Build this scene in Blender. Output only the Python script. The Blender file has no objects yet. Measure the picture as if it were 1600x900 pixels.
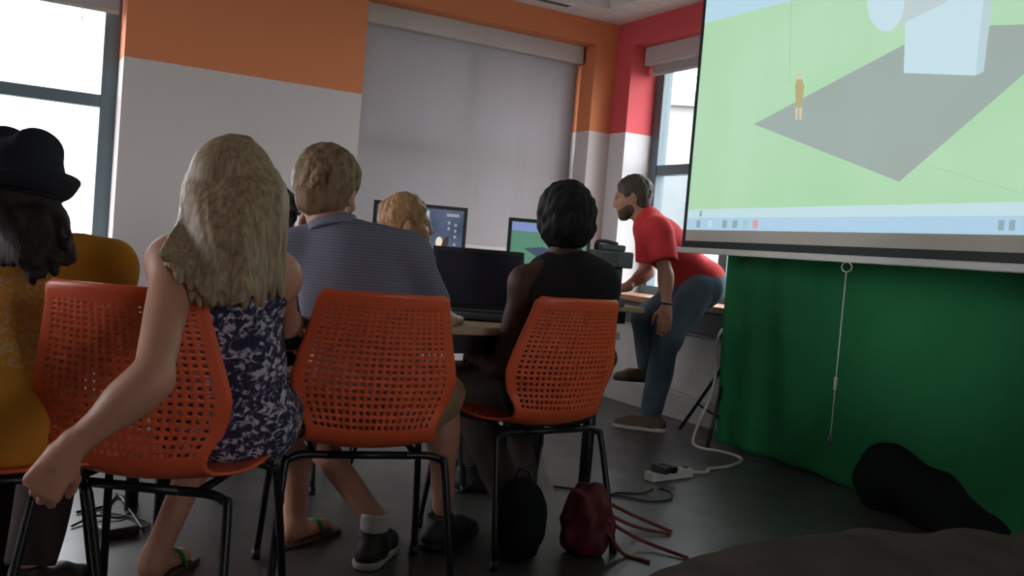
import bpy, bmesh, math, random
import numpy as np
from mathutils import Vector, Matrix

# ------------------------------------------------------------------ camera
FPX = 1479.0
EYE = Vector((0.0, 0.0, 0.98))
v_x = np.array([2636.0, 157.0, FPX]); v_x /= np.linalg.norm(v_x)      # room +X in camera axes (right, down, forward)
v_y = np.array([-822.0, -128.0, FPX]); v_y -= v_x * v_x.dot(v_y); v_y /= np.linalg.norm(v_y)
v_z = np.cross(v_x, v_y)
M3 = np.stack([v_x, v_y, v_z])            # rows: room axes in camera axes ; world = M3 @ cam
CR, CD, CF = (Vector(M3[:, i]) for i in range(3))
cam_data = bpy.data.cameras.new('camera')
cam = bpy.data.objects.new('camera', cam_data)
bpy.context.scene.collection.objects.link(cam)
mw = Matrix.Identity(4)
for i in range(3):
    mw[i][0] = CR[i]; mw[i][1] = -CD[i]; mw[i][2] = -CF[i]; mw[i][3] = EYE[i]
cam.matrix_world = mw
cam_data.sensor_width = 36.0
cam_data.lens = 36.0 * FPX / 1600.0
cam_data.clip_start = 0.05
bpy.context.scene.camera = cam

def P(px, py, d):
    """photo direction (px, py) at distance d along the view axis"""
    return EYE + CR * ((px - 800) / FPX * d) + CD * ((py - 450) / FPX * d) + CF * d
def on_plane(px, py, p0, n):
    r = P(px, py, 1.0) - EYE
    return EYE + r * ((p0 - EYE).dot(n) / r.dot(n))

# ------------------------------------------------------------------ world, light, exposure
sc = bpy.context.scene
sc.view_settings.view_transform = 'Standard'
sc.view_settings.look = 'None'
sc.view_settings.gamma = 1.0
sc.view_settings.exposure = 0.1
sc.view_settings.use_curve_mapping = False
sc.cycles.use_denoising = True
sc.cycles.max_bounces = 8
sc.cycles.transparent_max_bounces = 12
w = bpy.data.worlds.new('overcast_sky'); sc.world = w; w.use_nodes = True
bgn = w.node_tree.nodes['Background']
bgn.inputs[0].default_value = (0.96, 0.96, 1.0, 1)
bgn.inputs[1].default_value = 10.0

# ------------------------------------------------------------------ helpers
COL = sc.collection
rnd = random.Random(7)
def link(o, parent=None):
    COL.objects.link(o)
    if parent is not None: o.parent = parent
    return o
def tag(o, label=None, cat=None, group=None, kind=None):
    if label: o['label'] = label
    if cat: o['category'] = cat
    if group: o['group'] = group
    if kind: o['kind'] = kind
    return o
def empty(name, loc=(0, 0, 0), rz=0.0, label=None, cat=None, group=None, kind=None):
    o = bpy.data.objects.new(name, None); o.empty_display_size = 0.1
    o.location = loc; o.rotation_euler = (0, 0, rz)
    return tag(link(o), label, cat, group, kind)
def mesh_obj(name, verts, faces, m, parent=None, smooth=False):
    me = bpy.data.meshes.new(name); me.from_pydata([tuple(v) for v in verts], [], faces); me.update()
    if m: me.materials.append(m)
    if smooth: me.polygons.foreach_set('use_smooth', [True] * len(me.polygons))
    return link(bpy.data.objects.new(name, me), parent)
def bm_obj(name, bm, m, parent=None, smooth=False, bevel=0.0, seg=2):
    me = bpy.data.meshes.new(name); bm.to_mesh(me); bm.free()
    if m: me.materials.append(m)
    if smooth: me.polygons.foreach_set('use_smooth', [True] * len(me.polygons))
    o = link(bpy.data.objects.new(name, me), parent)
    if bevel:
        b = o.modifiers.new('bevel', 'BEVEL'); b.width = bevel; b.segments = seg; b.limit_method = 'ANGLE'
    return o
def bx(bm, x0, x1, y0, y1, z0, z1, M=None):
    vs = [bm.verts.new(Vector((x, y, z)) if M is None else M @ Vector((x, y, z))) for z in (z0, z1) for y in (y0, y1) for x in (x0, x1)]
    for f in ((0, 2, 3, 1), (4, 5, 7, 6), (0, 1, 5, 4), (2, 6, 7, 3), (0, 4, 6, 2), (1, 3, 7, 5)):
        bm.faces.new([vs[i] for i in f])
def box(name, x0, x1, y0, y1, z0, z1, m, parent=None, bevel=0.0, seg=2, M=None):
    bm = bmesh.new(); bx(bm, x0, x1, y0, y1, z0, z1, M)
    return bm_obj(name, bm, m, parent, bevel=bevel, seg=seg)
def spline(pts, n=8):
    pts = [Vector(p) for p in pts]; out = []
    for i in range(len(pts) - 1):
        p0 = pts[max(i - 1, 0)]; p1 = pts[i]; p2 = pts[i + 1]; p3 = pts[min(i + 2, len(pts) - 1)]
        for k in range(n):
            t = k / n
            out.append(0.5 * ((2 * p1) + (p2 - p0) * t + (2 * p0 - 5 * p1 + 4 * p2 - p3) * t * t + (3 * p1 - p0 - 3 * p2 + p3) * t ** 3))
    out.append(pts[-1]); return out
def tube(name, path, r, m, parent=None, sides=10, r_end=None):
    path = [Vector(p) for p in path]; n = len(path); V = []; F = []
    up = None
    for i, p in enumerate(path):
        t = (path[min(i + 1, n - 1)] - path[max(i - 1, 0)]).normalized()
        if up is None:
            up = Vector((0, 0, 1)) if abs(t.z) < 0.9 else Vector((1, 0, 0))
        a = t.cross(up).normalized(); b = a.cross(t).normalized(); up = b
        rr = r if r_end is None else r + (r_end - r) * i / (n - 1)
        for k in range(sides):
            an = 2 * math.pi * k / sides
            V.append(p + a * math.cos(an) * rr + b * math.sin(an) * rr)
    for i in range(n - 1):
        for k in range(sides):
            k2 = (k + 1) % sides
            F.append((i * sides + k, i * sides + k2, (i + 1) * sides + k2, (i + 1) * sides + k))
    F.append(tuple(range(sides - 1, -1, -1))); F.append(tuple((n - 1) * sides + k for k in range(sides)))
    return mesh_obj(name, V, F, m, parent, True)

# ------------------------------------------------------------------ materials
def new_mat(name):
    m = bpy.data.materials.new(name); m.use_nodes = True
    return m, m.node_tree.nodes, m.node_tree.links, m.node_tree.nodes['Principled BSDF']
def mat(name, col, rough=0.6, metal=0.0, var=0.08, scale=8.0, bump=0.0, bscale=60.0, stretch=None, spec=None):
    m, N, L, b = new_mat(name)
    tc = N.new('ShaderNodeTexCoord'); src = tc.outputs['Object']
    if stretch:
        mp = N.new('ShaderNodeMapping'); mp.inputs['Scale'].default_value = stretch
        L.new(src, mp.inputs['Vector']); src = mp.outputs[0]
    no = N.new('ShaderNodeTexNoise'); no.inputs['Scale'].default_value = scale; no.inputs['Detail'].default_value = 4
    L.new(src, no.inputs['Vector'])
    cr = N.new('ShaderNodeValToRGB')
    cr.color_ramp.elements[0].position = 0.3; cr.color_ramp.elements[1].position = 0.7
    cr.color_ramp.elements[0].color = tuple(c * (1 - var) for c in col) + (1,)
    cr.color_ramp.elements[1].color = tuple(min(1, c * (1 + var)) for c in col) + (1,)
    L.new(no.outputs[0], cr.inputs[0]); L.new(cr.outputs[0], b.inputs['Base Color'])
    b.inputs['Roughness'].default_value = rough; b.inputs['Metallic'].default_value = metal
    if spec is not None: b.inputs['Specular IOR Level'].default_value = spec
    if bump:
        n2 = N.new('ShaderNodeTexNoise'); n2.inputs['Scale'].default_value = bscale; n2.inputs['Detail'].default_value = 3
        L.new(src, n2.inputs['Vector'])
        bp = N.new('ShaderNodeBump'); bp.inputs['Strength'].default_value = bump; bp.inputs['Distance'].default_value = 0.005
        L.new(n2.outputs[0], bp.inputs['Height']); L.new(bp.outputs[0], b.inputs['Normal'])
    return m
def two_tone(name, upper, lower, zsplit):
    """painted wall: one colour above a painted line, another below"""
    m, N, L, b = new_mat(name)
    g = N.new('ShaderNodeNewGeometry'); s = N.new('ShaderNodeSeparateXYZ'); L.new(g.outputs['Position'], s.inputs[0])
    gt = N.new('ShaderNodeMath'); gt.operation = 'GREATER_THAN'; gt.inputs[1].default_value = zsplit; L.new(s.outputs[2], gt.inputs[0])
    mx = N.new('ShaderNodeMix'); mx.data_type = 'RGBA'; L.new(gt.outputs[0], mx.inputs[0])
    mx.inputs[6].default_value = lower + (1,); mx.inputs[7].default_value = upper + (1,)
    no = N.new('ShaderNodeTexNoise'); no.inputs['Scale'].default_value = 90; L.new(g.outputs['Position'], no.inputs['Vector'])
    bp = N.new('ShaderNodeBump'); bp.inputs['Strength'].default_value = 0.12; bp.inputs['Distance'].default_value = 0.004
    L.new(no.outputs[0], bp.inputs['Height']); L.new(bp.outputs[0], b.inputs['Normal'])
    L.new(mx.outputs[2], b.inputs['Base Color']); b.inputs['Roughness'].default_value = 0.75
    return m
def emis(name, col, strength, base=0.0, var=None):
    """a lit screen: emission with a slight vertical gradient of the picture itself"""
    m, N, L, b = new_mat(name)
    b.inputs['Base Color'].default_value = tuple(c * base for c in col) + (1,)
    b.inputs['Roughness'].default_value = 0.6
    b.inputs['Emission Color'].default_value = col + (1,); b.inputs['Emission Strength'].default_value = strength
    if var:
        tc = N.new('ShaderNodeTexCoord'); no = N.new('ShaderNodeTexNoise'); no.inputs['Scale'].default_value = var[0]
        L.new(tc.outputs['Object'], no.inputs['Vector'])
        cr = N.new('ShaderNodeValToRGB'); cr.color_ramp.elements[0].color = col + (1,); cr.color_ramp.elements[1].color = var[1] + (1,)
        cr.color_ramp.elements[0].position = 0.35; cr.color_ramp.elements[1].position = 0.65
        L.new(no.outputs[0], cr.inputs[0]); L.new(cr.outputs[0], b.inputs['Emission Color'])
    return m
def glass_mat():
    m, N, L, b = new_mat('window_glass'); N.remove(b); out = N['Material Output']
    t = N.new('ShaderNodeBsdfTransparent'); t.inputs[0].default_value = (0.93, 0.96, 0.96, 1)
    g = N.new('ShaderNodeBsdfGlossy'); g.inputs['Roughness'].default_value = 0.02
    mx = N.new('ShaderNodeMixShader'); mx.inputs[0].default_value = 0.05; L.new(t.outputs[0], mx.inputs[1]); L.new(g.outputs[0], mx.inputs[2])
    L.new(mx.outputs[0], out.inputs[0]); return m
def stripes(name, c1, c2, freq):
    m, N, L, b = new_mat(name)
    tc = N.new('ShaderNodeTexCoord'); wv = N.new('ShaderNodeTexWave'); wv.bands_direction = 'Z'
    wv.inputs['Scale'].default_value = freq; wv.inputs['Distortion'].default_value = 1.2; wv.inputs['Detail'].default_value = 1.0
    L.new(tc.outputs['Object'], wv.inputs['Vector'])
    cr = N.new('ShaderNodeValToRGB'); cr.color_ramp.elements[0].color = c1 + (1,); cr.color_ramp.elements[1].color = c2 + (1,)
    cr.color_ramp.elements[0].position = 0.4; cr.color_ramp.elements[1].position = 0.6
    L.new(wv.outputs[0], cr.inputs[0]); L.new(cr.outputs[0], b.inputs['Base Color']); b.inputs['Roughness'].default_value = 0.9
    b.inputs['Specular IOR Level'].default_value = 0.1
    return m
def floral(name):
    m, N, L, b = new_mat(name)
    tc = N.new('ShaderNodeTexCoord')
    no = N.new('ShaderNodeTexNoise'); no.inputs['Scale'].default_value = 42; no.inputs['Detail'].default_value = 3; no.inputs['Distortion'].default_value = 1.5
    L.new(tc.outputs['Object'], no.inputs['Vector'])
    vo = N.new('ShaderNodeTexVoronoi'); vo.inputs['Scale'].default_value = 60; L.new(tc.outputs['Object'], vo.inputs['Vector'])
    ad = N.new('ShaderNodeMath'); ad.operation = 'MULTIPLY_ADD'; ad.inputs[1].default_value = -0.22; L.new(vo.outputs['Distance'], ad.inputs[0]); L.new(no.outputs[0], ad.inputs[2])
    cr = N.new('ShaderNodeValToRGB'); e = cr.color_ramp.elements
    e[0].position = 0.34; e[0].color = (0.02, 0.018, 0.045, 1); e[1].position = 0.5; e[1].color = (0.52, 0.47, 0.55, 1)
    x = e.new(0.42); x.color = (0.10, 0.08, 0.15, 1)
    L.new(ad.outputs[0], cr.inputs[0]); L.new(cr.outputs[0], b.inputs['Base Color']); b.inputs['Roughness'].default_value = 0.9
    return m

ORANGE = (0.60, 0.19, 0.075); RED = (0.60, 0.075, 0.085); PALE = (0.55, 0.485, 0.475)
ZP = 1.865
M = dict(
    wall_back=two_tone('orange_and_grey_paint', ORANGE, PALE, ZP),
    wall_right=two_tone('red_and_white_paint', RED, (0.60, 0.58, 0.58), ZP),
    wall_plain=mat('pale_grey_paint', (0.55, 0.53, 0.52), 0.8, bump=0.1, bscale=80),
    base=mat('baseboard_paint', (0.42, 0.40, 0.39), 0.6),
    ceil=mat('white_ceiling_paint', (0.68, 0.66, 0.63), 0.85, bump=0.1, bscale=90),
    frame=mat('slate_window_frame', (0.10, 0.14, 0.16), 0.45, var=0.04),
    glass=glass_mat(),
    blind=mat('grey_blind_fabric', (0.38, 0.36, 0.355), 0.9, var=0.05, scale=3.0, stretch=(6, 6, 0.4), bump=0.1, bscale=300),
    cassette=mat('blind_cassette', (0.46, 0.42, 0.40), 0.5, var=0.03),
    wood=mat('sill_wood', (0.36, 0.17, 0.08), 0.45, var=0.25, scale=6, stretch=(1, 1, 8)),
    tablewood=mat('beech_laminate', (0.42, 0.32, 0.20), 0.45, var=0.12, scale=5, stretch=(0.6, 8, 8)),
    floor=None,
    plastic=mat('orange_chair_plastic', (0.72, 0.105, 0.035), 0.42, var=0.05, scale=3),
    blackmetal=mat('black_steel_tube', (0.012, 0.011, 0.012), 0.4, metal=0.3, var=0.1),
    black=mat('black_plastic', (0.013, 0.012, 0.014), 0.45, var=0.1),
    darkgrey=mat('dark_grey_plastic', (0.06, 0.065, 0.075), 0.5),
    green=mat('green_backdrop_cloth', (0.026, 0.185, 0.068), 0.9, var=0.1, scale=2.0, bump=0.25, bscale=9, spec=0.1),
    blackcloth=mat('black_cloth', (0.010, 0.012, 0.012), 0.95, bump=0.3, bscale=20, spec=0.1),
    white=mat('white_plastic', (0.62, 0.59, 0.54), 0.45),
    whitebar=mat('white_enamel_bar', (0.60, 0.58, 0.54), 0.4, var=0.03),
    screenblack=mat('screen_border_black', (0.015, 0.02, 0.02), 0.7),
    screencloth=mat('projection_fabric', (0.52, 0.48, 0.42), 0.85, var=0.03),
    redcloth=mat('red_bag_nylon', (0.095, 0.008, 0.012), 0.7, var=0.25, scale=14, bump=0.4, bscale=18),
    redstrap=mat('red_webbing', (0.16, 0.022, 0.022), 0.7),
    beanbag=mat('brown_grey_upholstery', (0.065, 0.052, 0.045), 0.95, var=0.2, scale=9, bump=0.5, bscale=12, spec=0.1),
    skin_f=mat('fair_skin', (0.50, 0.235, 0.15), 0.5, var=0.06, scale=14),
    skin_m=mat('tanned_skin', (0.42, 0.20, 0.13), 0.5, var=0.06, scale=14),
    skin_d=mat('deep_brown_skin', (0.060, 0.028, 0.020), 0.55, var=0.08, scale=14, spec=0.25),
    hair_blonde=mat('long_blonde_hair', (0.30, 0.20, 0.115), 0.5, var=0.45, scale=9, stretch=(14, 14, 0.5), bump=0.35, bscale=14),
    hair_sand=mat('sandy_hair', (0.21, 0.125, 0.065), 0.6, var=0.4, scale=16, stretch=(4, 4, 1.3), bump=0.3, bscale=40),
    hair_straw=mat('strawberry_blond_hair', (0.36, 0.19, 0.085), 0.6, var=0.35, scale=16, stretch=(4, 4, 1.3), bump=0.3, bscale=40),
    hair_dark=mat('dark_brown_hair', (0.022, 0.014, 0.014), 0.6, var=0.4, scale=9, stretch=(14, 14, 0.5), bump=0.35, bscale=14, spec=0.25),
    hair_black=mat('black_hair', (0.012, 0.010, 0.010), 0.7, var=0.3, scale=20, bump=0.6, bscale=90, spec=0.2),
    hair_brown=mat('short_brown_hair', (0.055, 0.034, 0.022), 0.6, var=0.35, scale=20, bump=0.8, bscale=40),
    hat=mat('dark_felt', (0.020, 0.022, 0.028), 0.9, var=0.15, scale=12, bump=0.2, bscale=80, spec=0.15),
    band=mat('tan_cord', (0.12, 0.10, 0.085), 0.8),
    yellow=mat('mustard_cotton', (0.60, 0.26, 0.035), 0.9, var=0.15, scale=5, bump=0.3, bscale=14, spec=0.1),
    polo=stripes('striped_polo_cotton', (0.13, 0.13, 0.18), (0.19, 0.185, 0.235), 38.0),
    polo_collar=mat('polo_collar_knit', (0.16, 0.165, 0.225), 0.9),
    khaki=mat('khaki_cotton', (0.26, 0.16, 0.08), 0.9, var=0.3, scale=9, bump=0.4, bscale=14),
    dress=floral('floral_print_cotton'),
    blacktop=mat('black_jersey', (0.014, 0.012, 0.013), 0.9, bump=0.2, bscale=20, spec=0.15),
    redtee=mat('red_cotton', (0.62, 0.045, 0.05), 0.85, var=0.1, scale=6, bump=0.3, bscale=14, spec=0.15),
    jeans=mat('faded_denim', (0.085, 0.115, 0.145), 0.9, var=0.3, scale=5, bump=0.4, bscale=16, spec=0.1),
    navy=mat('navy_cotton', (0.03, 0.028, 0.055), 0.9),
    darktrousers=mat('dark_brown_trousers', (0.028, 0.018, 0.014), 0.9, bump=0.3, bscale=14),
    shoe_dark=mat('dark_shoe_leather', (0.016, 0.012, 0.011), 0.6),
    shoe_brown=mat('brown_shoe_leather', (0.10, 0.055, 0.03), 0.6),
    shoe_white=mat('white_shoe_rubber', (0.5, 0.47, 0.44), 0.6),
    eye=mat('eye_white', (0.30, 0.26, 0.24), 0.3), iris=mat('dark_iris', (0.03, 0.02, 0.015), 0.2),
    facade=mat('pale_concrete_facade', (0.27, 0.28, 0.275), 0.9),
    facade_dark=mat('facade_window_glass', (0.10, 0.115, 0.12), 0.3),
    ground=mat('street_asphalt', (0.10, 0.10, 0.10), 0.9),
)
def floor_mat():
    m, N, L, b = new_mat('polished_dark_concrete')
    tc = N.new('ShaderNodeTexCoord'); no = N.new('ShaderNodeTexNoise'); no.inputs['Scale'].default_value = 1.6; no.inputs['Detail'].default_value = 8
    L.new(tc.outputs['Object'], no.inputs['Vector'])
    cr = N.new('ShaderNodeValToRGB'); cr.color_ramp.elements[0].color = (0.036, 0.032, 0.031, 1); cr.color_ramp.elements[1].color = (0.11, 0.10, 0.10, 1)
    cr.color_ramp.elements[0].position = 0.3; cr.color_ramp.elements[1].position = 0.75
    L.new(no.outputs[0], cr.inputs[0]); L.new(cr.outputs[0], b.inputs['Base Color'])
    r2 = N.new('ShaderNodeTexNoise'); r2.inputs['Scale'].default_value = 5; r2.inputs['Detail'].default_value = 5; L.new(tc.outputs['Object'], r2.inputs['Vector'])
    mr = N.new('ShaderNodeMapRange'); mr.inputs['To Min'].default_value = 0.22; mr.inputs['To Max'].default_value = 0.45
    L.new(r2.outputs[0], mr.inputs['Value']); L.new(mr.outputs[0], b.inputs['Roughness'])
    return m
M['floor'] = floor_mat()
def blind_mat():
    m, N, L, b = new_mat('grey_blind_fabric'); out = N['Material Output']
    tc = N.new('ShaderNodeTexCoord'); mp = N.new('ShaderNodeMapping'); mp.inputs['Scale'].default_value = (6, 6, 0.4); L.new(tc.outputs['Object'], mp.inputs['Vector'])
    no = N.new('ShaderNodeTexNoise'); no.inputs['Scale'].default_value = 3; L.new(mp.outputs[0], no.inputs['Vector'])
    cr = N.new('ShaderNodeValToRGB'); cr.color_ramp.elements[0].color = (0.38, 0.345, 0.34, 1); cr.color_ramp.elements[1].color = (0.43, 0.395, 0.395, 1)
    L.new(no.outputs[0], cr.inputs[0]); L.new(cr.outputs[0], b.inputs['Base Color']); b.inputs['Roughness'].default_value = 0.9
    t = N.new('ShaderNodeBsdfTranslucent'); t.inputs[0].default_value = (0.45, 0.43, 0.47, 1)
    mx = N.new('ShaderNodeMixShader'); mx.inputs[0].default_value = 0.2; L.new(b.outputs[0], mx.inputs[1]); L.new(t.outputs[0], mx.inputs[2]); L.new(mx.outputs[0], out.inputs[0])
    return m
M['blind'] = blind_mat()

# ------------------------------------------------------------------ room shell
XL, XR, YF, YB = -3.0, 3.88, -3.0, 5.67       # room faces
T = 0.32
ZC = 2.64
HEAD = 2.47
def struct(o): o['kind'] = 'structure'; return o
def wall(name, boxes, m):
    bm = bmesh.new()
    for b in boxes: bx(bm, *b)
    return struct(bm_obj(name, bm, m))
struct(box('floor', XL - T, XR + T, YF - T, YB + T, -0.1, 0.0, M['floor']))
W1 = (-1.08, 0.62); W2 = (2.0, 3.70); W3 = (3.78, 5.48)
wall('wall_back', [
    (XL - T, W1[0], YB, YB + T, 0, 2.95), (W1[0], W1[1], YB, YB + T, 0, 0.78), (W1[0], W1[1], YB, YB + T, HEAD, 2.95),
    (W1[1], W2[0], YB, YB + T, 0, 2.95), (W2[0], W2[1], YB, YB + T, 0, 0.93), (W2[0], W2[1], YB, YB + T, HEAD, 2.95),
    (W2[1], XR + T, YB, YB + T, 0, 2.95)], M['wall_back'])
wall('wall_right', [
    (XR, XR + T, W3[1], YB, 0, 2.95), (XR, XR + T, W3[0], W3[1], 0, 0.70), (XR, XR + T, W3[0], W3[1], HEAD, 2.95),
    (XR, XR + T, YF - T, W3[0], 0, 2.95)], M['wall_right'])
wall('wall_left', [
    (XL - T, XL, YF - T, 3.1, 0, 2.95), (XL - T, XL, 3.1, 4.8, 0, 0.75), (XL - T, XL, 3.1, 4.8, HEAD, 2.95), (XL - T, XL, 4.8, YB, 0, 2.95)], M['wall_plain'])  # opening in this unseen wall is added to let in side light
wall('wall_rear', [
    (XL, 1.4, YF - T, YF, 0, 2.95), (1.4, 2.4, YF - T, YF, 0, 0.95), (1.4, 2.4, YF - T, YF, 2.3, 2.95), (2.4, XR, YF - T, YF, 0, 2.95)], M['wall_plain'])  # unseen rear opening, added and sized as fill light on the backs
S = 0.30
bm = bmesh.new()
bx(bm, XL, XR, YB - S, YB, ZC, 2.95); bx(bm, XL, XR, YF, YF + S, ZC, 2.95)
bx(bm, XL, XL + S, YF + S, YB - S, ZC, 2.95); bx(bm, XR - S, XR, YF + S, YB - S, ZC, 2.95)
bx(bm, XL - T, XR + T, YF - T, YB + T, 2.95, 3.05)
for k, (o_, z_) in enumerate(((0.05, 2.70),)):      # small step moulding inside the soffit
    a = S + o_
    bx(bm, XL + S, XR - S, YB - a, YB - S, z_, 2.95); bx(bm, XL + S, XR - S, YF + S, YF + a, z_, 2.95)
    bx(bm, XL + S, XL + a, YF + a, YB - a, z_, 2.95); bx(bm, XR - a, XR - S, YF + a, YB - a, z_, 2.95)
struct(bm_obj('ceiling', bm, M['ceil']))
struct(box('baseboard_back', XL, XR, YB - 0.018, YB, 0, 0.13, M['base'], bevel=0.004))
struct(box('baseboard_right', XR - 0.018, XR, YF, YB - 0.02, 0, 0.15, M['base'], bevel=0.004))
# linear vents in the soffit
def vent(x0, x1, y0, y1, label):
    v = empty('ceiling_vent', ((x0 + x1) / 2, (y0 + y1) / 2, ZC), 0, label, 'vent')
    hx, hy = (x1 - x0) / 2, (y1 - y0) / 2
    box('frame', -hx, hx, -hy, hy, -0.008, 0.002, M['ceil'], v, bevel=0.003)
    for k in range(2):
        if hx > hy: box('slot', -hx + 0.02, hx - 0.02, -0.022 + k * 0.028, -0.006 + k * 0.028, -0.011, -0.007, M['darkgrey'], v)
        else: box('slot', -0.022 + k * 0.028, -0.006 + k * 0.028, -hy + 0.02, hy - 0.02, -0.011, -0.007, M['darkgrey'], v)
vent(2.55, 3.35, 5.44, 5.52, 'narrow slotted vent in the ceiling border above the blind')
vent(3.66, 3.74, 3.9, 4.75, 'narrow slotted vent in the ceiling border above the red wall')

def window(name, axis, a0, a1, z0, z1, pos, bars_z=(), bars_a=()):
    """axis 'x': window lies along X at Y=pos ; 'y': along Y at X=pos"""
    root = empty(name, ((a0 + a1) / 2, pos, z0) if axis == 'x' else (pos, (a0 + a1) / 2, z0), 0, kind='structure')
    root['label'] = {'window_1': 'tall slate framed window open to the white sky', 'window_2': 'slate framed window behind the lowered grey blind',
                     'window_3': 'slate framed window beside the man in red'}[name]
    hw = (a1 - a0) / 2; h = z1 - z0
    def b_(n, u0, u1, w0, w1, t0, t1, m, bev=0.004):
        if axis == 'x': return box(n, u0, u1, t0, t1, w0, w1, m, root, bevel=bev)
        return box(n, t0, t1, u0, u1, w0, w1, m, root, bevel=bev)
    fw = 0.085
    b_('frame_side', -hw, -hw + fw, 0, h, -0.04, 0.04, M['frame']); b_('frame_side', hw - fw, hw, 0, h, -0.04, 0.04, M['frame'])
    b_('frame_rail', -hw + fw, hw - fw, 0, fw, -0.04, 0.04, M['frame']); b_('frame_rail', -hw + fw, hw - fw, h - fw, h, -0.04, 0.04, M['frame'])
    us = [-hw + fw] + [x for x in bars_a] + [hw - fw]; zs = [fw] + [z - z0 for z in bars_z] + [h - fw]
    for z in zs[1:-1]: b_('mullion', -hw + fw, hw - fw, z - 0.035, z + 0.035, -0.035, 0.035, M['frame'])
    for u in us[1:-1]: b_('mullion', u - 0.04, u + 0.04, fw, h - fw, -0.038, 0.038, M['frame'])
    for i in range(len(us) - 1):
        for j in range(len(zs) - 1):
            b_('pane', us[i], us[i + 1], zs[j], zs[j + 1], -0.004, 0.004, M['glass'], 0)
    return root
window('window_1', 'x', W1[0], W1[1], 0.78, HEAD, YB + 0.27, (1.63,), (-0.02,))
window('window_2', 'x', W2[0], W2[1], 0.93, HEAD, YB + 0.27, (1.63,), (0.0,))
window('window_3', 'y', W3[0], W3[1], 0.72, HEAD, XR + 0.27, (1.62,), (0.0,))
# sills
struct(box('trim_1', W1[0], W1[1], YB - 0.03, YB + 0.23, 0.76, 0.785, M['white'], bevel=0.005))
struct(box('trim_2', W2[0], W2[1], YB - 0.03, YB + 0.23, 0.925, 0.95, M['white'], bevel=0.005))
o = struct(box('trim_3', XR - 0.15, XR + 0.23, W3[0] - 0.08, W3[1] + 0.1, 0.705, 0.745, M['wood'], bevel=0.006)); o['label'] = 'brown wooden window ledge along the red wall'
struct(box('trim_4', XR - 0.10, XR, 0.5, W3[1] + 0.05, 0.56, 0.70, M['darkgrey'], bevel=0.006))  # dark panel standing in for the shade under the ledge
for k in range(5):
    y1 = W3[1] - k * 0.72
    struct(box('trim_%d' % (5 + k), XR - 0.022, XR, y1 - 0.60, y1, 0.17, 0.54, M['wall_plain'], bevel=0.006))

def roller_blind(label, axis, a0, a1, pos, zt, zc, zb, inward):
    root = empty('roller_blind', ((a0 + a1) / 2, pos, zt) if axis == 'x' else (pos, (a0 + a1) / 2, zt), 0, label, 'blind')
    hw = (a1 - a0) / 2
    def b_(n, u0, u1, w0, w1, t0, t1, m, bev=0.0):
        t0, t1 = sorted((t0 * inward, t1 * inward))
        if axis == 'x': return box(n, u0, u1, t0, t1, w0, w1, m, root, bevel=bev)
        return box(n, t0, t1, u0, u1, w0, w1, m, root, bevel=bev)
    b_('cassette', -hw, hw, zc - zt, 0, 0.0, 0.10, M['cassette'], 0.006)
    b_('fabric', -hw + 0.012, hw - 0.012, zb - zt, zc - zt + 0.01, 0.03, 0.033, M['blind'])
    b_('hem_bar', -hw + 0.012, hw - 0.012, zb - zt - 0.025, zb - zt, 0.022, 0.042, M['cassette'], 0.004)
    tube('pull_cord', [(hw - 0.2, -0.05, zb - zt), (hw - 0.2, -0.05, zb - zt - 0.12)] if axis == 'x' else [(0.05 * inward, hw - 0.2, zb - zt), (0.05 * inward, hw - 0.2, zb - zt - 0.12)], 0.003, M['white'], root, 6)
    return root
roller_blind('grey roller blind rolled nearly up over the white window', 'x', W1[0] + 0.01, W1[1] - 0.01, YB + 0.2, HEAD, 2.35, 2.14, -1)
roller_blind('large grey roller blind lowered over the whole window', 'x', W2[0] + 0.005, W2[1] - 0.02, YB + 0.22, HEAD, 2.345, 0.99, -1)
roller_blind('rolled up blind at the top of the red window recess', 'y', W3[0] + 0.01, W3[1] - 0.01, XR + 0.2, HEAD, 2.34, 2.30, -1)

# street and facade outside the right window
g = box('street_ground', -40, 60, -30, 60, -3.2, -3.0, M['ground']); struct(g); g['label'] = 'grey street below the windows'
fac = empty('office_facade', (20, 16, -3.0), math.radians(-38), 'pale low building across the street seen through the window', 'building')
box('wall', -14, 14, 0, 6, 0, 8.0, M['facade'], fac)
box('cornice', -14.2, 14.2, -0.25, 6.2, 8.0, 8.35, M['facade'], fac)
for i in range(9):
    for j in range(2):
        wn = box('window', -12.6 + i * 2.9, -11.0 + i * 2.9, -0.05, 0.0, 1.2 + j * 3.3, 3.2 + j * 3.3, M['facade_dark'], fac)

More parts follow.
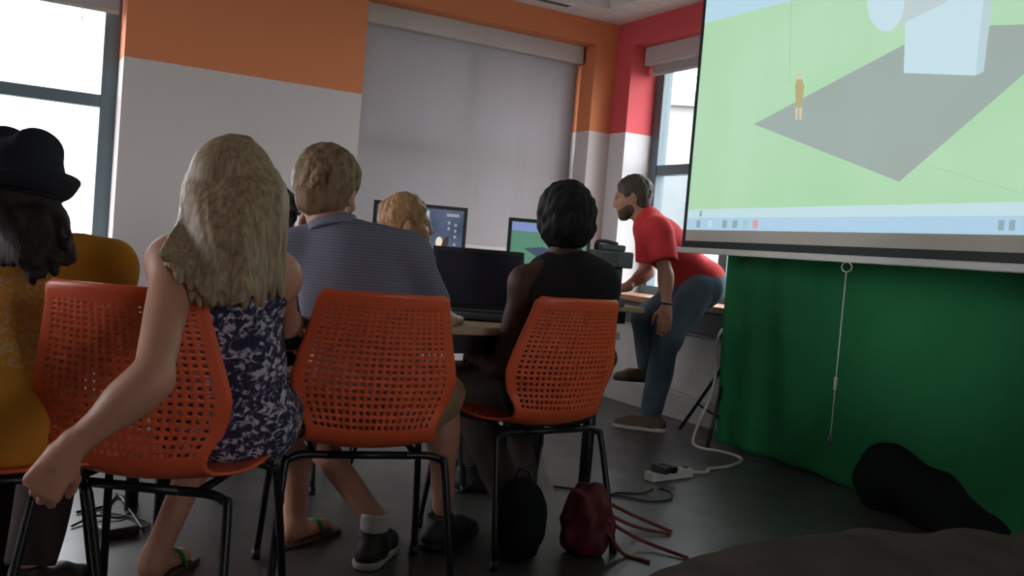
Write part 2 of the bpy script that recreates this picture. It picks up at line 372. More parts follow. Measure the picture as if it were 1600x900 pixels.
# ------------------------------------------------------------------ implicit surfaces -> one continuous mesh
class Blob:
    def __init__(s): s.p = []; s.planes = []; s.noise = None
    def cone(s, a, b, ra, rb, k=0.02, sub=False, flat=False):
        s.p.append(('c', np.array(a, float), np.array(b, float), ra, rb, k, sub, flat)); return s
    def ell(s, c, r, ax=None, k=0.02, sub=False):
        A = np.eye(3) if ax is None else np.array([list(v) for v in ax], float)     # rows = local axes
        s.p.append(('e', np.array(c, float), np.array(r, float), A, 0, k, sub, False)); return s
    def chain(s, pts, rs, k=0.015):
        for i in range(len(pts) - 1): s.cone(pts[i], pts[i + 1], rs[i], rs[i + 1], k)
        return s
    def cut(s, pt, n): s.planes.append((np.array(pt, float), np.array(Vector(n).normalized(), float))); return s
    def bounds(s, q, pad):
        if q[0] == 'c':
            r = max(q[3], q[4]); return np.minimum(q[1], q[2]) - r - pad, np.maximum(q[1], q[2]) + r + pad
        ext = np.sqrt(((q[3].T * q[2]) ** 2).sum(1)); return q[1] - ext - pad, q[1] + ext + pad
    def field(s, h):
        lo = np.min([s.bounds(q, 3 * h)[0] for q in s.p if not q[6]], axis=0) - 0.01
        hi = np.max([s.bounds(q, 3 * h)[1] for q in s.p if not q[6]], axis=0) + 0.01
        n = np.ceil((hi - lo) / h).astype(int) + 1
        ax = [(lo[i] + h * np.arange(n[i])).astype(np.float32) for i in range(3)]
        F = np.full(n, 0.3, np.float32)
        for q in s.p:
            k = q[5]; a, b = s.bounds(q, k + 2.5 * h)
            i0 = np.clip(np.floor((a - lo) / h).astype(int), 0, n); i1 = np.clip(np.ceil((b - lo) / h).astype(int) + 1, 0, n)
            if (i1 <= i0).any(): continue
            sl = tuple(slice(i0[i], i1[i]) for i in range(3))
            X, Y, Z = (ax[0][sl[0]][:, None, None], ax[1][sl[1]][None, :, None], ax[2][sl[2]][None, None, :])
            if q[0] == 'c':
                A, B = q[1], q[2]; D = B - A; L2 = max(float(D.dot(D)), 1e-9)
                t = ((X - A[0]) * D[0] + (Y - A[1]) * D[1] + (Z - A[2]) * D[2]) / L2
                tc = np.clip(t, 0, 1)
                d = np.sqrt((X - A[0] - tc * D[0]) ** 2 + (Y - A[1] - tc * D[1]) ** 2 + (Z - A[2] - tc * D[2]) ** 2) - (q[3] + (q[4] - q[3]) * tc)
                if q[7]: d = np.maximum(d, (t - 1) * math.sqrt(L2))
            else:
                C, r, A = q[1], q[2], q[3]
                x, y, z = X - C[0], Y - C[1], Z - C[2]
                u = [(A[i][0] * x + A[i][1] * y + A[i][2] * z) for i in range(3)]
                k0 = np.sqrt(sum((u[i] / r[i]) ** 2 for i in range(3))); k1 = np.sqrt(sum((u[i] / r[i] ** 2) ** 2 for i in range(3))) + 1e-6
                d = k0 * (k0 - 1) / k1
            d = d.astype(np.float32); f = F[sl]
            if q[6]:
                d = -d; hh = np.maximum(k - np.abs(f - d), 0) / k; F[sl] = np.maximum(f, d) + hh * hh * k * 0.25
            else:
                hh = np.maximum(k - np.abs(f - d), 0) / k; F[sl] = np.minimum(f, d) - hh * hh * k * 0.25
        X, Y, Z = ax[0][:, None, None], ax[1][None, :, None], ax[2][None, None, :]
        if s.noise is not None:
            near = np.abs(F) < 0.05
            if near.any():
                I = np.nonzero(near); F[I] += s.noise(ax[0][I[0]], ax[1][I[1]], ax[2][I[2]]).astype(np.float32)
        for p, nn in s.planes:
            F = np.maximum(F, ((X - p[0]) * nn[0] + (Y - p[1]) * nn[1] + (Z - p[2]) * nn[2]).astype(np.float32))
        return F, lo
    def build(s, name, h, m, parent=None):
        F, lo = s.field(h)
        V, Q = surface_nets(F, lo, h)
        me = bpy.data.meshes.new(name)
        me.vertices.add(len(V)); me.vertices.foreach_set('co', V.astype(np.float32).ravel())
        me.loops.add(len(Q) * 4); me.loops.foreach_set('vertex_index', Q.astype(np.int32).ravel())
        me.polygons.add(len(Q)); me.polygons.foreach_set('loop_start', np.arange(len(Q), dtype=np.int32) * 4)
        me.update(calc_edges=True); me.validate()
        me.polygons.foreach_set('use_smooth', [True] * len(me.polygons))
        me.materials.append(m)
        o = link(bpy.data.objects.new(name, me), parent)
        return o

def surface_nets(F, lo, h):
    n = np.array(F.shape); ins = F < 0
    c = np.zeros(n - 1, np.uint8)
    offs = [(i, j, k) for i in (0, 1) for j in (0, 1) for k in (0, 1)]
    def sub(A, o): return A[o[0]:o[0] + n[0] - 1, o[1]:o[1] + n[1] - 1, o[2]:o[2] + n[2] - 1]
    for o in offs: c += sub(ins, o)
    act = (c > 0) & (c < 8)
    I = np.array(np.nonzero(act)).T
    idx = np.full(n - 1, -1, np.int64); idx[act] = np.arange(len(I))
    vals = {o: F[I[:, 0] + o[0], I[:, 1] + o[1], I[:, 2] + o[2]] for o in offs}
    acc = np.zeros((len(I), 3)); cnt = np.zeros(len(I))
    for o in offs:
        for a in range(3):
            if o[a]: continue
            o2 = list(o); o2[a] = 1; o2 = tuple(o2)
            f0, f1 = vals[o], vals[o2]; cr = (f0 < 0) != (f1 < 0)
            t = np.where(cr, f0 / np.where(f0 - f1 == 0, 1, f0 - f1), 0)
            p = np.tile(np.array(o, float), (len(I), 1)); p[:, a] = t
            acc += p * cr[:, None]; cnt += cr
    V = lo + h * (I + acc / np.maximum(cnt, 1)[:, None])
    quads = []
    for a in range(3):
        b, d = (a + 1) % 3, (a + 2) % 3
        s0 = [slice(None)] * 3; s1 = [slice(None)] * 3; s0[a] = slice(0, -1); s1[a] = slice(1, None)
        A, B = ins[tuple(s0)], ins[tuple(s1)]
        for flip, mask in ((False, A & ~B), (True, ~A & B)):
            E = np.array(np.nonzero(mask)).T
            E = E[(E[:, b] > 0) & (E[:, d] > 0) & (E[:, b] < n[b] - 1) & (E[:, d] < n[d] - 1)]
            if not len(E): continue
            def cell(db, dd):
                G = E.copy(); G[:, b] += db; G[:, d] += dd; return idx[G[:, 0], G[:, 1], G[:, 2]]
            q = np.stack([cell(-1, -1), cell(0, -1), cell(0, 0), cell(-1, 0)], 1)
            quads.append(q[:, ::-1] if flip else q)
    Q = np.concatenate(quads); Q = Q[(Q >= 0).all(1)]
    return V, Q

def folds(amp, seed, f=28.0):
    r = np.random.RandomState(seed); K = r.normal(size=(7, 3)) * f; K[:, 2] *= 0.55; ph = r.uniform(0, 6.3, 7)
    def fn(x, y, z): return amp * sum(np.sin(K[i, 0] * x + K[i, 1] * y + K[i, 2] * z + ph[i]) for i in range(7)) / 2.6
    return fn
def locks_noise(amp, seed, f=95.0):
    r = np.random.RandomState(seed); K = r.normal(size=(9, 3)) * f; K[:, 2] *= 0.45; ph = r.uniform(0, 6.3, 9)
    def fn(x, y, z): return amp * sum(np.sin(K[i, 0] * x + K[i, 1] * y + K[i, 2] * z + ph[i]) for i in range(9)) / 3.0
    return fn

# ------------------------------------------------------------------ people
UP = Vector((0, 0, 1))
def frame_of(lat, up):
    lat = lat.normalized(); f = up.cross(lat).normalized(); u = lat.cross(f).normalized()
    return lat, f, u
class Human:
    """joints in world metres; 'lat' vectors point to the person's right"""
    def __init__(s, J, size=1.0, girth=1.0):
        s.J = J; s.s = size; s.g = girth
        J = s.J
        s.up = (J['neck'] - J['pelvis']).normalized()
        s.lt = frame_of(J['shR'] - J['shL'], s.up); s.lp = frame_of(J['hipR'] - J['hipL'], s.up)
        f = J['face'].normalized(); u = (J.get('hup', UP) - f * f.dot(J.get('hup', UP))).normalized()
        s.hf, s.hu, s.hr = f, u, f.cross(u).normalized()
    def torso(s, B, e=0.0, k=0.05, low=True):
        J, z, g = s.J, s.s, s.g
        ch = J['chest']; pe = J['pelvis']
        if low: B.ell(pe, (0.165 * z * g + e, 0.115 * z * g + e, 0.115 * z + e), s.lp, k)
        B.ell(pe.lerp(ch, 0.5), (0.132 * z * g + e, 0.098 * z * g + e, 0.15 * z + e), s.lp, k)
        B.ell(ch, (0.148 * z * g + e, 0.108 * z * g + e, 0.165 * z + e), s.lt, k)
        for a in ('shL', 'shR'):
            B.cone(ch + s.up * 0.08 * z, J[a], 0.075 * z + e, 0.056 * z + e, k)
            B.cone(J['neck'] - s.up * 0.02, J[a] + s.up * 0.015, 0.05 * z + e, 0.042 * z + e, k)
    def neck(s, B):
        B.cone(s.J['neck'], s.J['head'] - s.hu * 0.07 * s.s - s.hf * 0.02 * s.s, 0.056 * s.s, 0.05 * s.s, 0.03)
    def arm(s, B, side, e=0.0, to=None, r=1.0):
        J = s.J; a, b, c = J['sh' + side], J['el' + side], J['wr' + side]; z = s.s * r
        if to is None:
            B.cone(a, b, 0.050 * z + e, 0.038 * z + e, 0.03); B.cone(b, c, 0.040 * z + e, 0.026 * z + e, 0.02)
            B.ell(b.lerp(c, 0.25), (0.040 * z + e, 0.040 * z + e, 0.06 * z), frame_axis(c - b), 0.03)
        else:
            B.cone(a, a.lerp(b, to), 0.054 * z + e, 0.048 * z + e + 0.006, 0.03, flat=True)
    def leg(s, B, side, e=0.0, part='all', k=0.03):
        J = s.J; a, b, c = J['hip' + side], J['kn' + side], J['an' + side]; z = s.s
        if part in ('all', 'thigh'): B.cone(a, b, 0.088 * z * s.g + e, 0.056 * z + e, k)
        if part == 'short': B.cone(a, a.lerp(b, 0.92), 0.09 * z * s.g + e, 0.07 * z + e, k, flat=True)
        if part in ('all', 'shin'):
            B.cone(b, c, 0.054 * z + e, 0.036 * z + e, k); B.ell(b.lerp(c, 0.32) , (0.052 * z + e, 0.052 * z + e, 0.11 * z), frame_axis(c - b), 0.03)
        if part == 'trouser': B.cone(a, b, 0.092 * z * s.g + e, 0.064 * z + e, k); B.cone(b, c, 0.066 * z + e, 0.052 * z + e, k, flat=True)
    def head(s, B):
        c = s.J['head']; f, u, r = s.hf, s.hu, s.hr; z = s.s; A = (r, f, u)
        B.ell(c + (u * 0.026 - f * 0.014) * z, (0.074 * z, 0.094 * z, 0.086 * z), A, 0.02)
        B.ell(c + (f * 0.022 - u * 0.040) * z, (0.058 * z, 0.070 * z, 0.072 * z), A, 0.03)
        B.ell(c + (f * 0.062 - u * 0.094) * z, (0.026 * z, 0.022 * z, 0.019 * z), A, 0.03)
        B.ell(c + (f * 0.072 + u * 0.018) * z, (0.050 * z, 0.018 * z, 0.013 * z), A, 0.02)
        for sg in (-1, 1):
            B.ell(c + (f * 0.094 + r * 0.031 * sg - u * 0.002) * z, (0.018 * z, 0.014 * z, 0.011 * z), A, 0.012, sub=True)
            B.ell(c + (f * 0.062 + r * 0.042 * sg - u * 0.03) * z, (0.022 * z, 0.022 * z, 0.018 * z), A, 0.02)
            B.ell(c + (r * 0.075 * sg - f * 0.008 - u * 0.012) * z, (0.010 * z, 0.020 * z, 0.032 * z), ((r * 0.9 - f * 0.43 * sg).normalized(), (f * 0.9 + r * 0.43 * sg).normalized(), u), 0.006)
            B.ell(c + (r * 0.086 * sg - f * 0.002 - u * 0.010) * z, (0.005 * z, 0.010 * z, 0.016 * z), A, 0.006, sub=True)
        B.cone(c + (f * 0.086 + u * 0.010) * z, c + (f * 0.101 - u * 0.030) * z, 0.009 * z, 0.0125 * z, 0.016)
        for sg in (-1, 1): B.ell(c + (f * 0.092 - u * 0.036 + r * 0.011 * sg) * z, (0.008 * z, 0.010 * z, 0.007 * z), A, 0.008)
        B.ell(c + (f * 0.088 - u * 0.057) * z, (0.022 * z, 0.011 * z, 0.0065 * z), A, 0.006)
        B.ell(c + (f * 0.086 - u * 0.070) * z, (0.020 * z, 0.011 * z, 0.007 * z), A, 0.006)
        s.neck(B)
    def eyes(s, parent):
        c = s.J['head']; z = s.s
        for sg in (-1, 1):
            p = c + (s.hf * 0.0725 + s.hr * 0.031 * sg - s.hu * 0.002) * z
            e = Blob().ell(p, (0.0115 * z,) * 3, None, 0.001).build('eye', 0.003, M['eye'], parent)
            Blob().ell(p + s.hf * 0.0075 * z, (0.0065 * z,) * 3, None, 0.001).build('iris', 0.002, M['iris'], e)
    def hand(s, B, side, d, n, t, curl=(0.35, 0.4, 0.45, 0.5), z=None, thumb=None):
        """d: direction wrist->knuckles, n: way the palm faces, t: towards the thumb"""
        z = (z or s.s) * 1.0; w_ = s.J['wr' + side]
        d = d.normalized(); n = (n - d * n.dot(d)).normalized(); t = (t - d * t.dot(d) - n * t.dot(n)).normalized()
        offs = (0.030, 0.010, -0.010, -0.029); lens = (0.070, 0.079, 0.073, 0.057); kn = (0.084, 0.088, 0.084, 0.076)
        for i in range(4):
            k0 = w_ + (t * offs[i] + d * kn[i]) * z
            B.cone(w_ + (d * 0.01 + t * offs[i] * 0.55) * z, k0, 0.017 * z, 0.0115 * z, 0.012)
            p = k0; ang = 0.0
            for sg, (fr, ra, rb) in enumerate(((0.45, 0.0098, 0.0088), (0.30, 0.0088, 0.0080), (0.25, 0.0080, 0.0066))):
                ang += curl[i] * (1.0, 1.25, 0.8)[sg]
                q = p + (d * math.cos(ang) + n * math.sin(ang)) * lens[i] * fr * z
                B.cone(p, q, ra * z, rb * z, 0.004); p = q
        th = thumb or (0.75, 0.55, 0.35)
        b0 = w_ + (d * 0.020 + t * 0.022 + n * 0.004) * z
        b1 = b0 + (t * th[0] + d * th[1] + n * th[2]).normalized() * 0.040 * z
        b2 = b1 + (t * th[0] * 0.45 + d * 0.9 + n * th[2]).normalized() * 0.031 * z
        b3 = b2 + (t * th[0] * 0.1 + d * 0.9 + n * th[2] * 1.3).normalized() * 0.025 * z
        B.cone(b0, b1, 0.016 * z, 0.0115 * z, 0.010); B.cone(b1, b2, 0.0112 * z, 0.0098 * z, 0.006); B.cone(b2, b3, 0.0098 * z, 0.0075 * z, 0.004)
        B.cone(w_ - d * 0.02, w_ + d * 0.02 * z, 0.024 * z, 0.023 * z, 0.012)
def frame_axis(v):
    v = v.normalized(); a = v.orthogonal().normalized(); return (a, v.cross(a).normalized(), v)

def shoe(name, ankle, toe_dir, m, parent, z=1.0, sole=None, floor_z=0.0):
    d = Vector((toe_dir.x, toe_dir.y, 0)).normalized(); l = Vector((-d.y, d.x, 0))
    base = Vector((ankle.x, ankle.y, floor_z))
    B = Blob()
    B.cone(base - d * 0.045 * z + UP * 0.038, base + d * 0.10 * z + UP * 0.036, 0.038 * z, 0.040 * z, 0.03)
    B.cone(base + d * 0.10 * z + UP * 0.032, base + d * 0.165 * z + UP * 0.026, 0.040 * z, 0.028 * z, 0.02)
    B.cone(base + UP * 0.05, base + UP * 0.105 - d * 0.012, 0.042 * z, 0.042 * z, 0.03, flat=True)
    B.cut(base + UP * (0.016 if sole else 0.002), (0, 0, -1))
    o = B.build(name, 0.006, m, parent)
    if sole:
        S_ = Blob()
        S_.cone(base - d * 0.045 * z + UP * 0.02, base + d * 0.10 * z + UP * 0.02, 0.042 * z, 0.045 * z, 0.01)
        S_.cone(base + d * 0.10 * z + UP * 0.02, base + d * 0.165 * z + UP * 0.02, 0.045 * z, 0.033 * z, 0.01)
        S_.cut(base + UP * 0.026, (0, 0, 1)).cut(base + UP * 0.002, (0, 0, -1))
        S_.build('sole', 0.006, sole, o)
    return o

def tufts(Hm, B, n, seed, ln, r0, vol, spread=0.5, minu=-0.45):
    """short overlapping tufts lying on the scalp, combed from the crown"""
    c = Hm.J['head']; f, u, r = Hm.hf, Hm.hu, Hm.hr; z = Hm.s; rr = random.Random(seed)
    sc_ = c + (u * 0.028 - f * 0.018) * z; rad = ((0.076 + vol) * z, (0.095 + vol) * z, (0.088 + vol) * z)
    k = 0
    while k < n:
        v = Vector((rr.gauss(0, 1), rr.gauss(0, 1), rr.gauss(0, 1))).normalized()
        if v.z < minu - 0.25 * max(0, -v.y): continue
        if v.y > 0.45 and v.z < 0.42: continue
        if abs(v.x) > 0.62 and v.z < 0.05 and v.y > -0.35: continue
        k += 1
        p = sc_ + r * v.x * rad[0] + f * v.y * rad[1] + u * v.z * rad[2]
        nrm = (r * v.x / rad[0] + f * v.y / rad[1] + u * v.z / rad[2]).normalized()
        cr_ = sc_ - f * 0.03 + u * rad[2]
        dn = (p - cr_); dn = dn - nrm * dn.dot(nrm)
        if dn.length < 0.03: dn = f + r * rr.uniform(-0.6, 0.6); dn = dn - nrm * dn.dot(nrm)
        dn = dn.normalized() if dn.length > 1e-4 else f
        d = (dn + Vector((rr.uniform(-1, 1), rr.uniform(-1, 1), rr.uniform(-1, 1))) * spread).normalized(); d = (d - nrm * d.dot(nrm)).normalized()
        a = p - nrm * 0.004 - d * ln * 0.4; b = p + d * ln * 0.5 - nrm * (0.010 * ln / 0.05) + nrm * rr.uniform(0.0, 0.008)
        B.cone(a, b, r0, r0 * 0.35, 0.004)
def short_hair(Hm, m, parent, h, vol=0.014, low=-0.085, amp=0.003, seed=1, back=0.0, n=190, ln=0.05, r0=0.010, spread=0.5):
    c = Hm.J['head']; f, u, r = Hm.hf, Hm.hu, Hm.hr; z = Hm.s; A = (r, f, u)
    B = Blob()
    B.ell(c + (u * 0.028 - f * 0.018) * z, ((0.074 + vol) * z, (0.093 + vol) * z, (0.086 + vol) * z), A, 0.02)
    B.ell(c + (-f * (0.040 + back) - u * 0.034) * z, ((0.060 + vol * 0.5) * z, (0.052 + vol * 0.5) * z, 0.058 * z), A, 0.03)
    tufts(Hm, B, n, seed, ln, r0, vol, spread)
    # leave the face and ears free
    B.ell(c + (f * 0.105 - u * 0.06) * z, (0.10 * z, 0.088 * z, 0.115 * z), A, 0.012, sub=True)
    for sg in (-1, 1):
        B.ell(c + (r * 0.09 * sg + f * 0.012 - u * 0.035) * z, (0.032 * z, 0.036 * z, 0.048 * z), A, 0.010, sub=True)
    B.cut(c + u * low * z - f * 0.05 * z, (-u * 0.95 + f * 0.3))
    B.noise = locks_noise(amp, seed)
    return B.build('hair', h, m, parent)

# ------------------------------------------------------------------ chairs
def make_chair_meshes():
    prof = [(-0.305, 0.845, 0.300), (-0.300, 0.832, 0.338), (-0.288, 0.79, 0.352), (-0.266, 0.71, 0.392), (-0.248, 0.63, 0.430), (-0.241, 0.595, 0.432),
            (-0.229, 0.545, 0.402), (-0.215, 0.49, 0.356), (-0.198, 0.455, 0.338), (-0.165, 0.428, 0.345), (-0.11, 0.418, 0.392),
            (-0.03, 0.416, 0.438), (0.08, 0.424, 0.448), (0.17, 0.430, 0.432), (0.225, 0.424, 0.400), (0.245, 0.410, 0.36)]
    sp = spline([Vector(p) for p in prof], 14)
    L = [0.0]
    for i in range(1, len(sp)): L.append(L[-1] + math.hypot(sp[i].x - sp[i - 1].x, sp[i].y - sp[i - 1].y))
    tot = L[-1]
    def prof_at(s):
        s = min(max(s, 0), tot)
        j = 0
        lo_, hi_ = 0, len(L) - 1
        while hi_ - lo_ > 1:
            mid = (lo_ + hi_) // 2
            if L[mid] <= s: lo_ = mid
            else: hi_ = mid
        t = (s - L[lo_]) / max(L[hi_] - L[lo_], 1e-9)
        return sp[lo_].lerp(sp[hi_], t)
    def S_(u, s):                   # u in -1..1
        p = prof_at(s); x = u * p.z / 2
        bk = min(max((p.y - 0.44) / 0.10, 0), 1)
        y = p.x + 0.050 * u * u * bk + 0.0 * (1 - bk); z = p.y + 0.022 * u * u * (1 - bk)
        return Vector((x, y, z))
    def s_of_z(zz):
        for i in range(len(sp)):
            if sp[i].y <= zz: return L[i]
        return 0
    s0, s1 = s_of_z(0.812), s_of_z(0.478)
    NC, NR = 19, 21
    # row boundaries: taller cells near the waist
    wts = [0.75 + 0.75 * (i / (NR - 1)) for i in range(NR)]; sm = sum(wts); sb = [s0]
    for x in wts: sb.append(sb[-1] + (s1 - s0) * x / sm)
    ub = [-0.87 + 1.74 * i / NC for i in range(NC + 1)]
    rows = [0.0, s0 * 0.35, s0 * 0.7] + sb
    nseat = 20
    rows += [s1 + (tot - s1) * (i + 1) / nseat for i in range(nseat)]
    us = [-1.0, -0.94] + ub + [0.94, 1.0]
    V, F = [], []
    idx = {}
    def v(i, j):
        if (i, j) not in idx:
            idx[(i, j)] = len(V); V.append(S_(us[j], rows[i]))
        return idx[(i, j)]
    for i in range(len(rows) - 1):
        for j in range(len(us) - 1):
            q = (v(i, j), v(i, j + 1), v(i + 1, j + 1), v(i + 1, j))
            ci, cj = i - 3, j - 2
            if 0 <= ci < NR and 0 <= cj < NC:
                fr = ci / (NR - 1)
                mu = 0.27 - 0.02 * fr; mt = 0.33 - 0.10 * fr
                su0, su1 = us[j] + (us[j + 1] - us[j]) * mu, us[j + 1] - (us[j + 1] - us[j]) * mu
                t0, t1 = rows[i] + (rows[i + 1] - rows[i]) * mt, rows[i + 1] - (rows[i + 1] - rows[i]) * mt
                b = len(V); V.extend([S_(su0, t0), S_(su1, t0), S_(su1, t1), S_(su0, t1)])
                for k in range(4): F.append((q[k], q[(k + 1) % 4], b + (k + 1) % 4, b + k))
            else: F.append(q)
    return V, F
CH_V, CH_F = make_chair_meshes()
def make_chair():
    root = bpy.data.objects.new('stacking_chair', None); root.empty_display_size = 0.1; link(root)
    sh = mesh_obj('shell', CH_V, CH_F, M['plastic'], root, True)
    so = sh.modifiers.new('thickness', 'SOLIDIFY'); so.thickness = 0.007; so.offset = 0
    r = 0.0105
    for sx in (-1, 1):
        tube('leg', spline([(sx * 0.10, -0.155, 0.402), (sx * 0.165, -0.155, 0.402), (sx * 0.20, -0.160, 0.392), (sx * 0.215, -0.172, 0.36), (sx * 0.240, -0.25, 0.012)], 5), r, M['blackmetal'], root)
        tube('leg', spline([(sx * 0.10, 0.15, 0.402), (sx * 0.165, 0.15, 0.402), (sx * 0.20, 0.155, 0.392), (sx * 0.215, 0.167, 0.36), (sx * 0.240, 0.22, 0.012)], 5), r, M['blackmetal'], root)
        tube('side_rail', [(sx * 0.14, -0.155, 0.402), (sx * 0.14, 0.15, 0.402)], r * 0.9, M['blackmetal'], root)
        for yy in (-0.25, 0.22):
            tube('foot_cap', [(sx * 0.240, yy, 0.0), (sx * 0.239, yy * 0.99, 0.03)], 0.0135, M['black'], root)
    for yy in (-0.155, 0.15): tube('crossbar', [(-0.10, yy, 0.402), (0.10, yy, 0.402)], r, M['blackmetal'], root)
    return root
CHAIR = make_chair()
def copy_tree(o, parent=None):
    c = o.copy(); link(c); c.parent = parent
    for ch in o.children: copy_tree(ch, c)
    return c
first = [True]
def put_chair(px, py, d, a, label):
    """a: heading in degrees from the room's Y axis towards X ; px, d place the middle of the back"""
    src = CHAIR if first[0] else copy_tree(CHAIR)
    first[0] = False
    r = P(px, py, d); rz = -math.radians(a)
    off = Matrix.Rotation(rz, 3, 'Z') @ Vector((0, -0.245, 0))
    src.location = (r.x - off.x, r.y - off.y, 0); src.rotation_euler = (0, 0, rz)
    tag(src, label, 'chair', 'orange perforated stacking chairs'); return src

put_chair(190, 600, 1.95, 33, 'orange perforated chair with a blonde girl\'s bare arm hanging over its back')
put_chair(592, 590, 2.43, 11, 'orange perforated chair under the boy in the striped polo shirt')
put_chair(893, 580, 3.0, -6, 'orange perforated chair under the woman with short black hair')
put_chair(-190, 640, 2.02, 92, 'orange perforated chair under the person in the hat')

# ------------------------------------------------------------------ tables
def table(name, label, x0, x1, y0, y1, h, legs_in=0.06, legs_x=0.06):
    t = empty(name, ((x0 + x1) / 2, (y0 + y1) / 2, 0), 0, label, 'table')
    hx, hy = (x1 - x0) / 2, (y1 - y0) / 2
    box('tabletop', -hx, hx, -hy, hy, h - 0.028, h, M['tablewood'], t, bevel=0.004)
    box('apron', -hx + 0.08, hx - 0.08, -hy + 0.06, -hy + 0.08, h - 0.095, h - 0.028, M['blackmetal'], t)
    box('apron', -hx + 0.08, hx - 0.08, hy - 0.08, hy - 0.06, h - 0.095, h - 0.028, M['blackmetal'], t)
    for sx in (-1, 1):
        for sy in (-1, 1):
            tube('leg', [(sx * (hx - legs_x), sy * (hy - legs_in), 0.0), (sx * (hx - legs_x), sy * (hy - legs_in), h - 0.028)], 0.022, M['blackmetal'], t, 12)
    return t
table('work_table', 'beech topped table in front of the seated row', 0.42, 1.98, 2.72, 3.42, 0.72)
table('work_table', 'long beech table carrying the desktop monitors', 0.70, 3.07, 4.02, 4.78, 0.73, 0.06, 0.55)

# ------------------------------------------------------------------ computers
def poly(name, pts, m, parent):
    return mesh_obj(name, pts, [tuple(range(len(pts)))], m, parent)
def monitor(name, label, loc, rz, w_, h_, bottom, base_z, disp, cat='monitor'):
    """front faces local -Y ; loc at table height"""
    r = empty(name, loc, rz, label, cat)
    b = bottom
    bm = bmesh.new(); bz = 0.018
    for q in ((-w_ / 2, w_ / 2, b, b + bz), (-w_ / 2, w_ / 2, b + h_ - bz, b + h_), (-w_ / 2, -w_ / 2 + bz, b + bz, b + h_ - bz), (w_ / 2 - bz, w_ / 2, b + bz, b + h_ - bz)):
        bx(bm, q[0], q[1], -0.022, 0.0, q[2], q[3])
    bm_obj('bezel', bm, M['black'], r)
    box('back_cover', -w_ / 2 + 0.004, w_ / 2 - 0.004, 0.0, 0.035, b + 0.004, b + h_ - 0.004, M['black'], r, bevel=0.01)
    s = box('display', -w_ / 2 + bz, w_ / 2 - bz, -0.016, -0.001, b + bz, b + h_ - bz, disp, r)
    box('stand', -0.03, 0.03, 0.03, 0.06, 0.0, b + h_ * 0.5, M['black'], r, bevel=0.005)
    box('foot', -0.12, 0.12, -0.07, 0.11, 0.0, 0.014, M['black'], r, bevel=0.005)
    return r, s
E = dict(
    desk=emis('desktop_dark_blue', (0.035, 0.045, 0.085), 1.0, 0.1, (5.0, (0.09, 0.12, 0.19))), pane=emis('pale_window_strip', (0.36, 0.43, 0.52), 1.0),
    icon=emis('pale_icon', (0.28, 0.30, 0.34), 1.0), bright=emis('cream_picture', (0.75, 0.66, 0.50), 1.0), brown=emis('brown_picture', (0.05, 0.03, 0.02), 1.0),
    sky=emis('screen_sky_blue', (0.19, 0.25, 0.50), 1.0), grass=emis('screen_ground_green', (0.075, 0.20, 0.135), 1.0, 0, (3.0, (0.10, 0.24, 0.16))), shape=emis('screen_grey_shape', (0.05, 0.07, 0.11), 1.0),
    pale=emis('screen_pale_grey_blue', (0.35, 0.40, 0.47), 1.0))
def rect(name, x0, x1, z0, z1, y, m, parent):
    return poly(name, [(x0, y, z0), (x1, y, z0), (x1, y, z1), (x0, y, z1)], m, parent)
def facing(px, py, d, turn=0.0):
    p = P(px, py, d); return math.atan2(p.x, p.y) * -1 + turn     # front (-Y) towards the camera
p = P(655, 360, 4.9)
mr_, md = monitor('desktop_monitor', 'black monitor showing a dark blue desktop behind the blond head', (p.x, p.y, 0.73), facing(655, 360, 4.9, 0.10), 0.485, 0.30, 0.145, 0, E['desk'])
rect('window_strip', -0.02, 0.045, 0.165, 0.415, -0.0175, E['pane'], md)
for (ix, iz) in ((0.15, 0.36), (0.15, 0.33), (0.185, 0.35), (0.185, 0.32), (0.185, 0.29), (0.185, 0.25)):
    rect('icon', ix - 0.006, ix + 0.006, iz - 0.008, iz + 0.008, -0.0175, E['icon'], md)
rect('title_bar', 0.135, 0.20, 0.392, 0.408, -0.0175, E['icon'], md)
poly('cream_figure', [(0.105 + 0.018 * math.cos(a), -0.0175, 0.255 + 0.03 * math.sin(a)) for a in [i * math.pi / 8 for i in range(16)]], E['bright'], md)
poly('brown_figure', [(0.135 + 0.02 * math.cos(a), -0.0178, 0.245 + 0.045 * math.sin(a + 0.6)) for a in [i * math.pi / 8 for i in range(16)]], E['brown'], md)
p = P(857, 380, 4.95)
mr_, md = monitor('desktop_monitor', 'monitor showing green ground and blue sky beside the black haired head', (p.x, p.y, 0.73), facing(857, 380, 4.95, 0.12), 0.435, 0.30, 0.115, 0, E['grass'])
rect('sky_band', -0.1995, 0.1995, 0.350, 0.395, -0.0175, E['sky'], md)
poly('grey_shape', [(-0.13, -0.0175, 0.262), (-0.03, -0.0175, 0.275), (0.10, -0.0175, 0.235), (0.0, -0.0175, 0.19)], E['shape'], md)
p = P(432, 345, 4.75)
monitor('desktop_monitor', 'pale monitor screen between the blonde girl and the polo shirt boy', (p.x, p.y, 0.73), facing(425, 345, 4.75, 0.1), 0.25, 0.18, 0.17, 0, E['pale'])

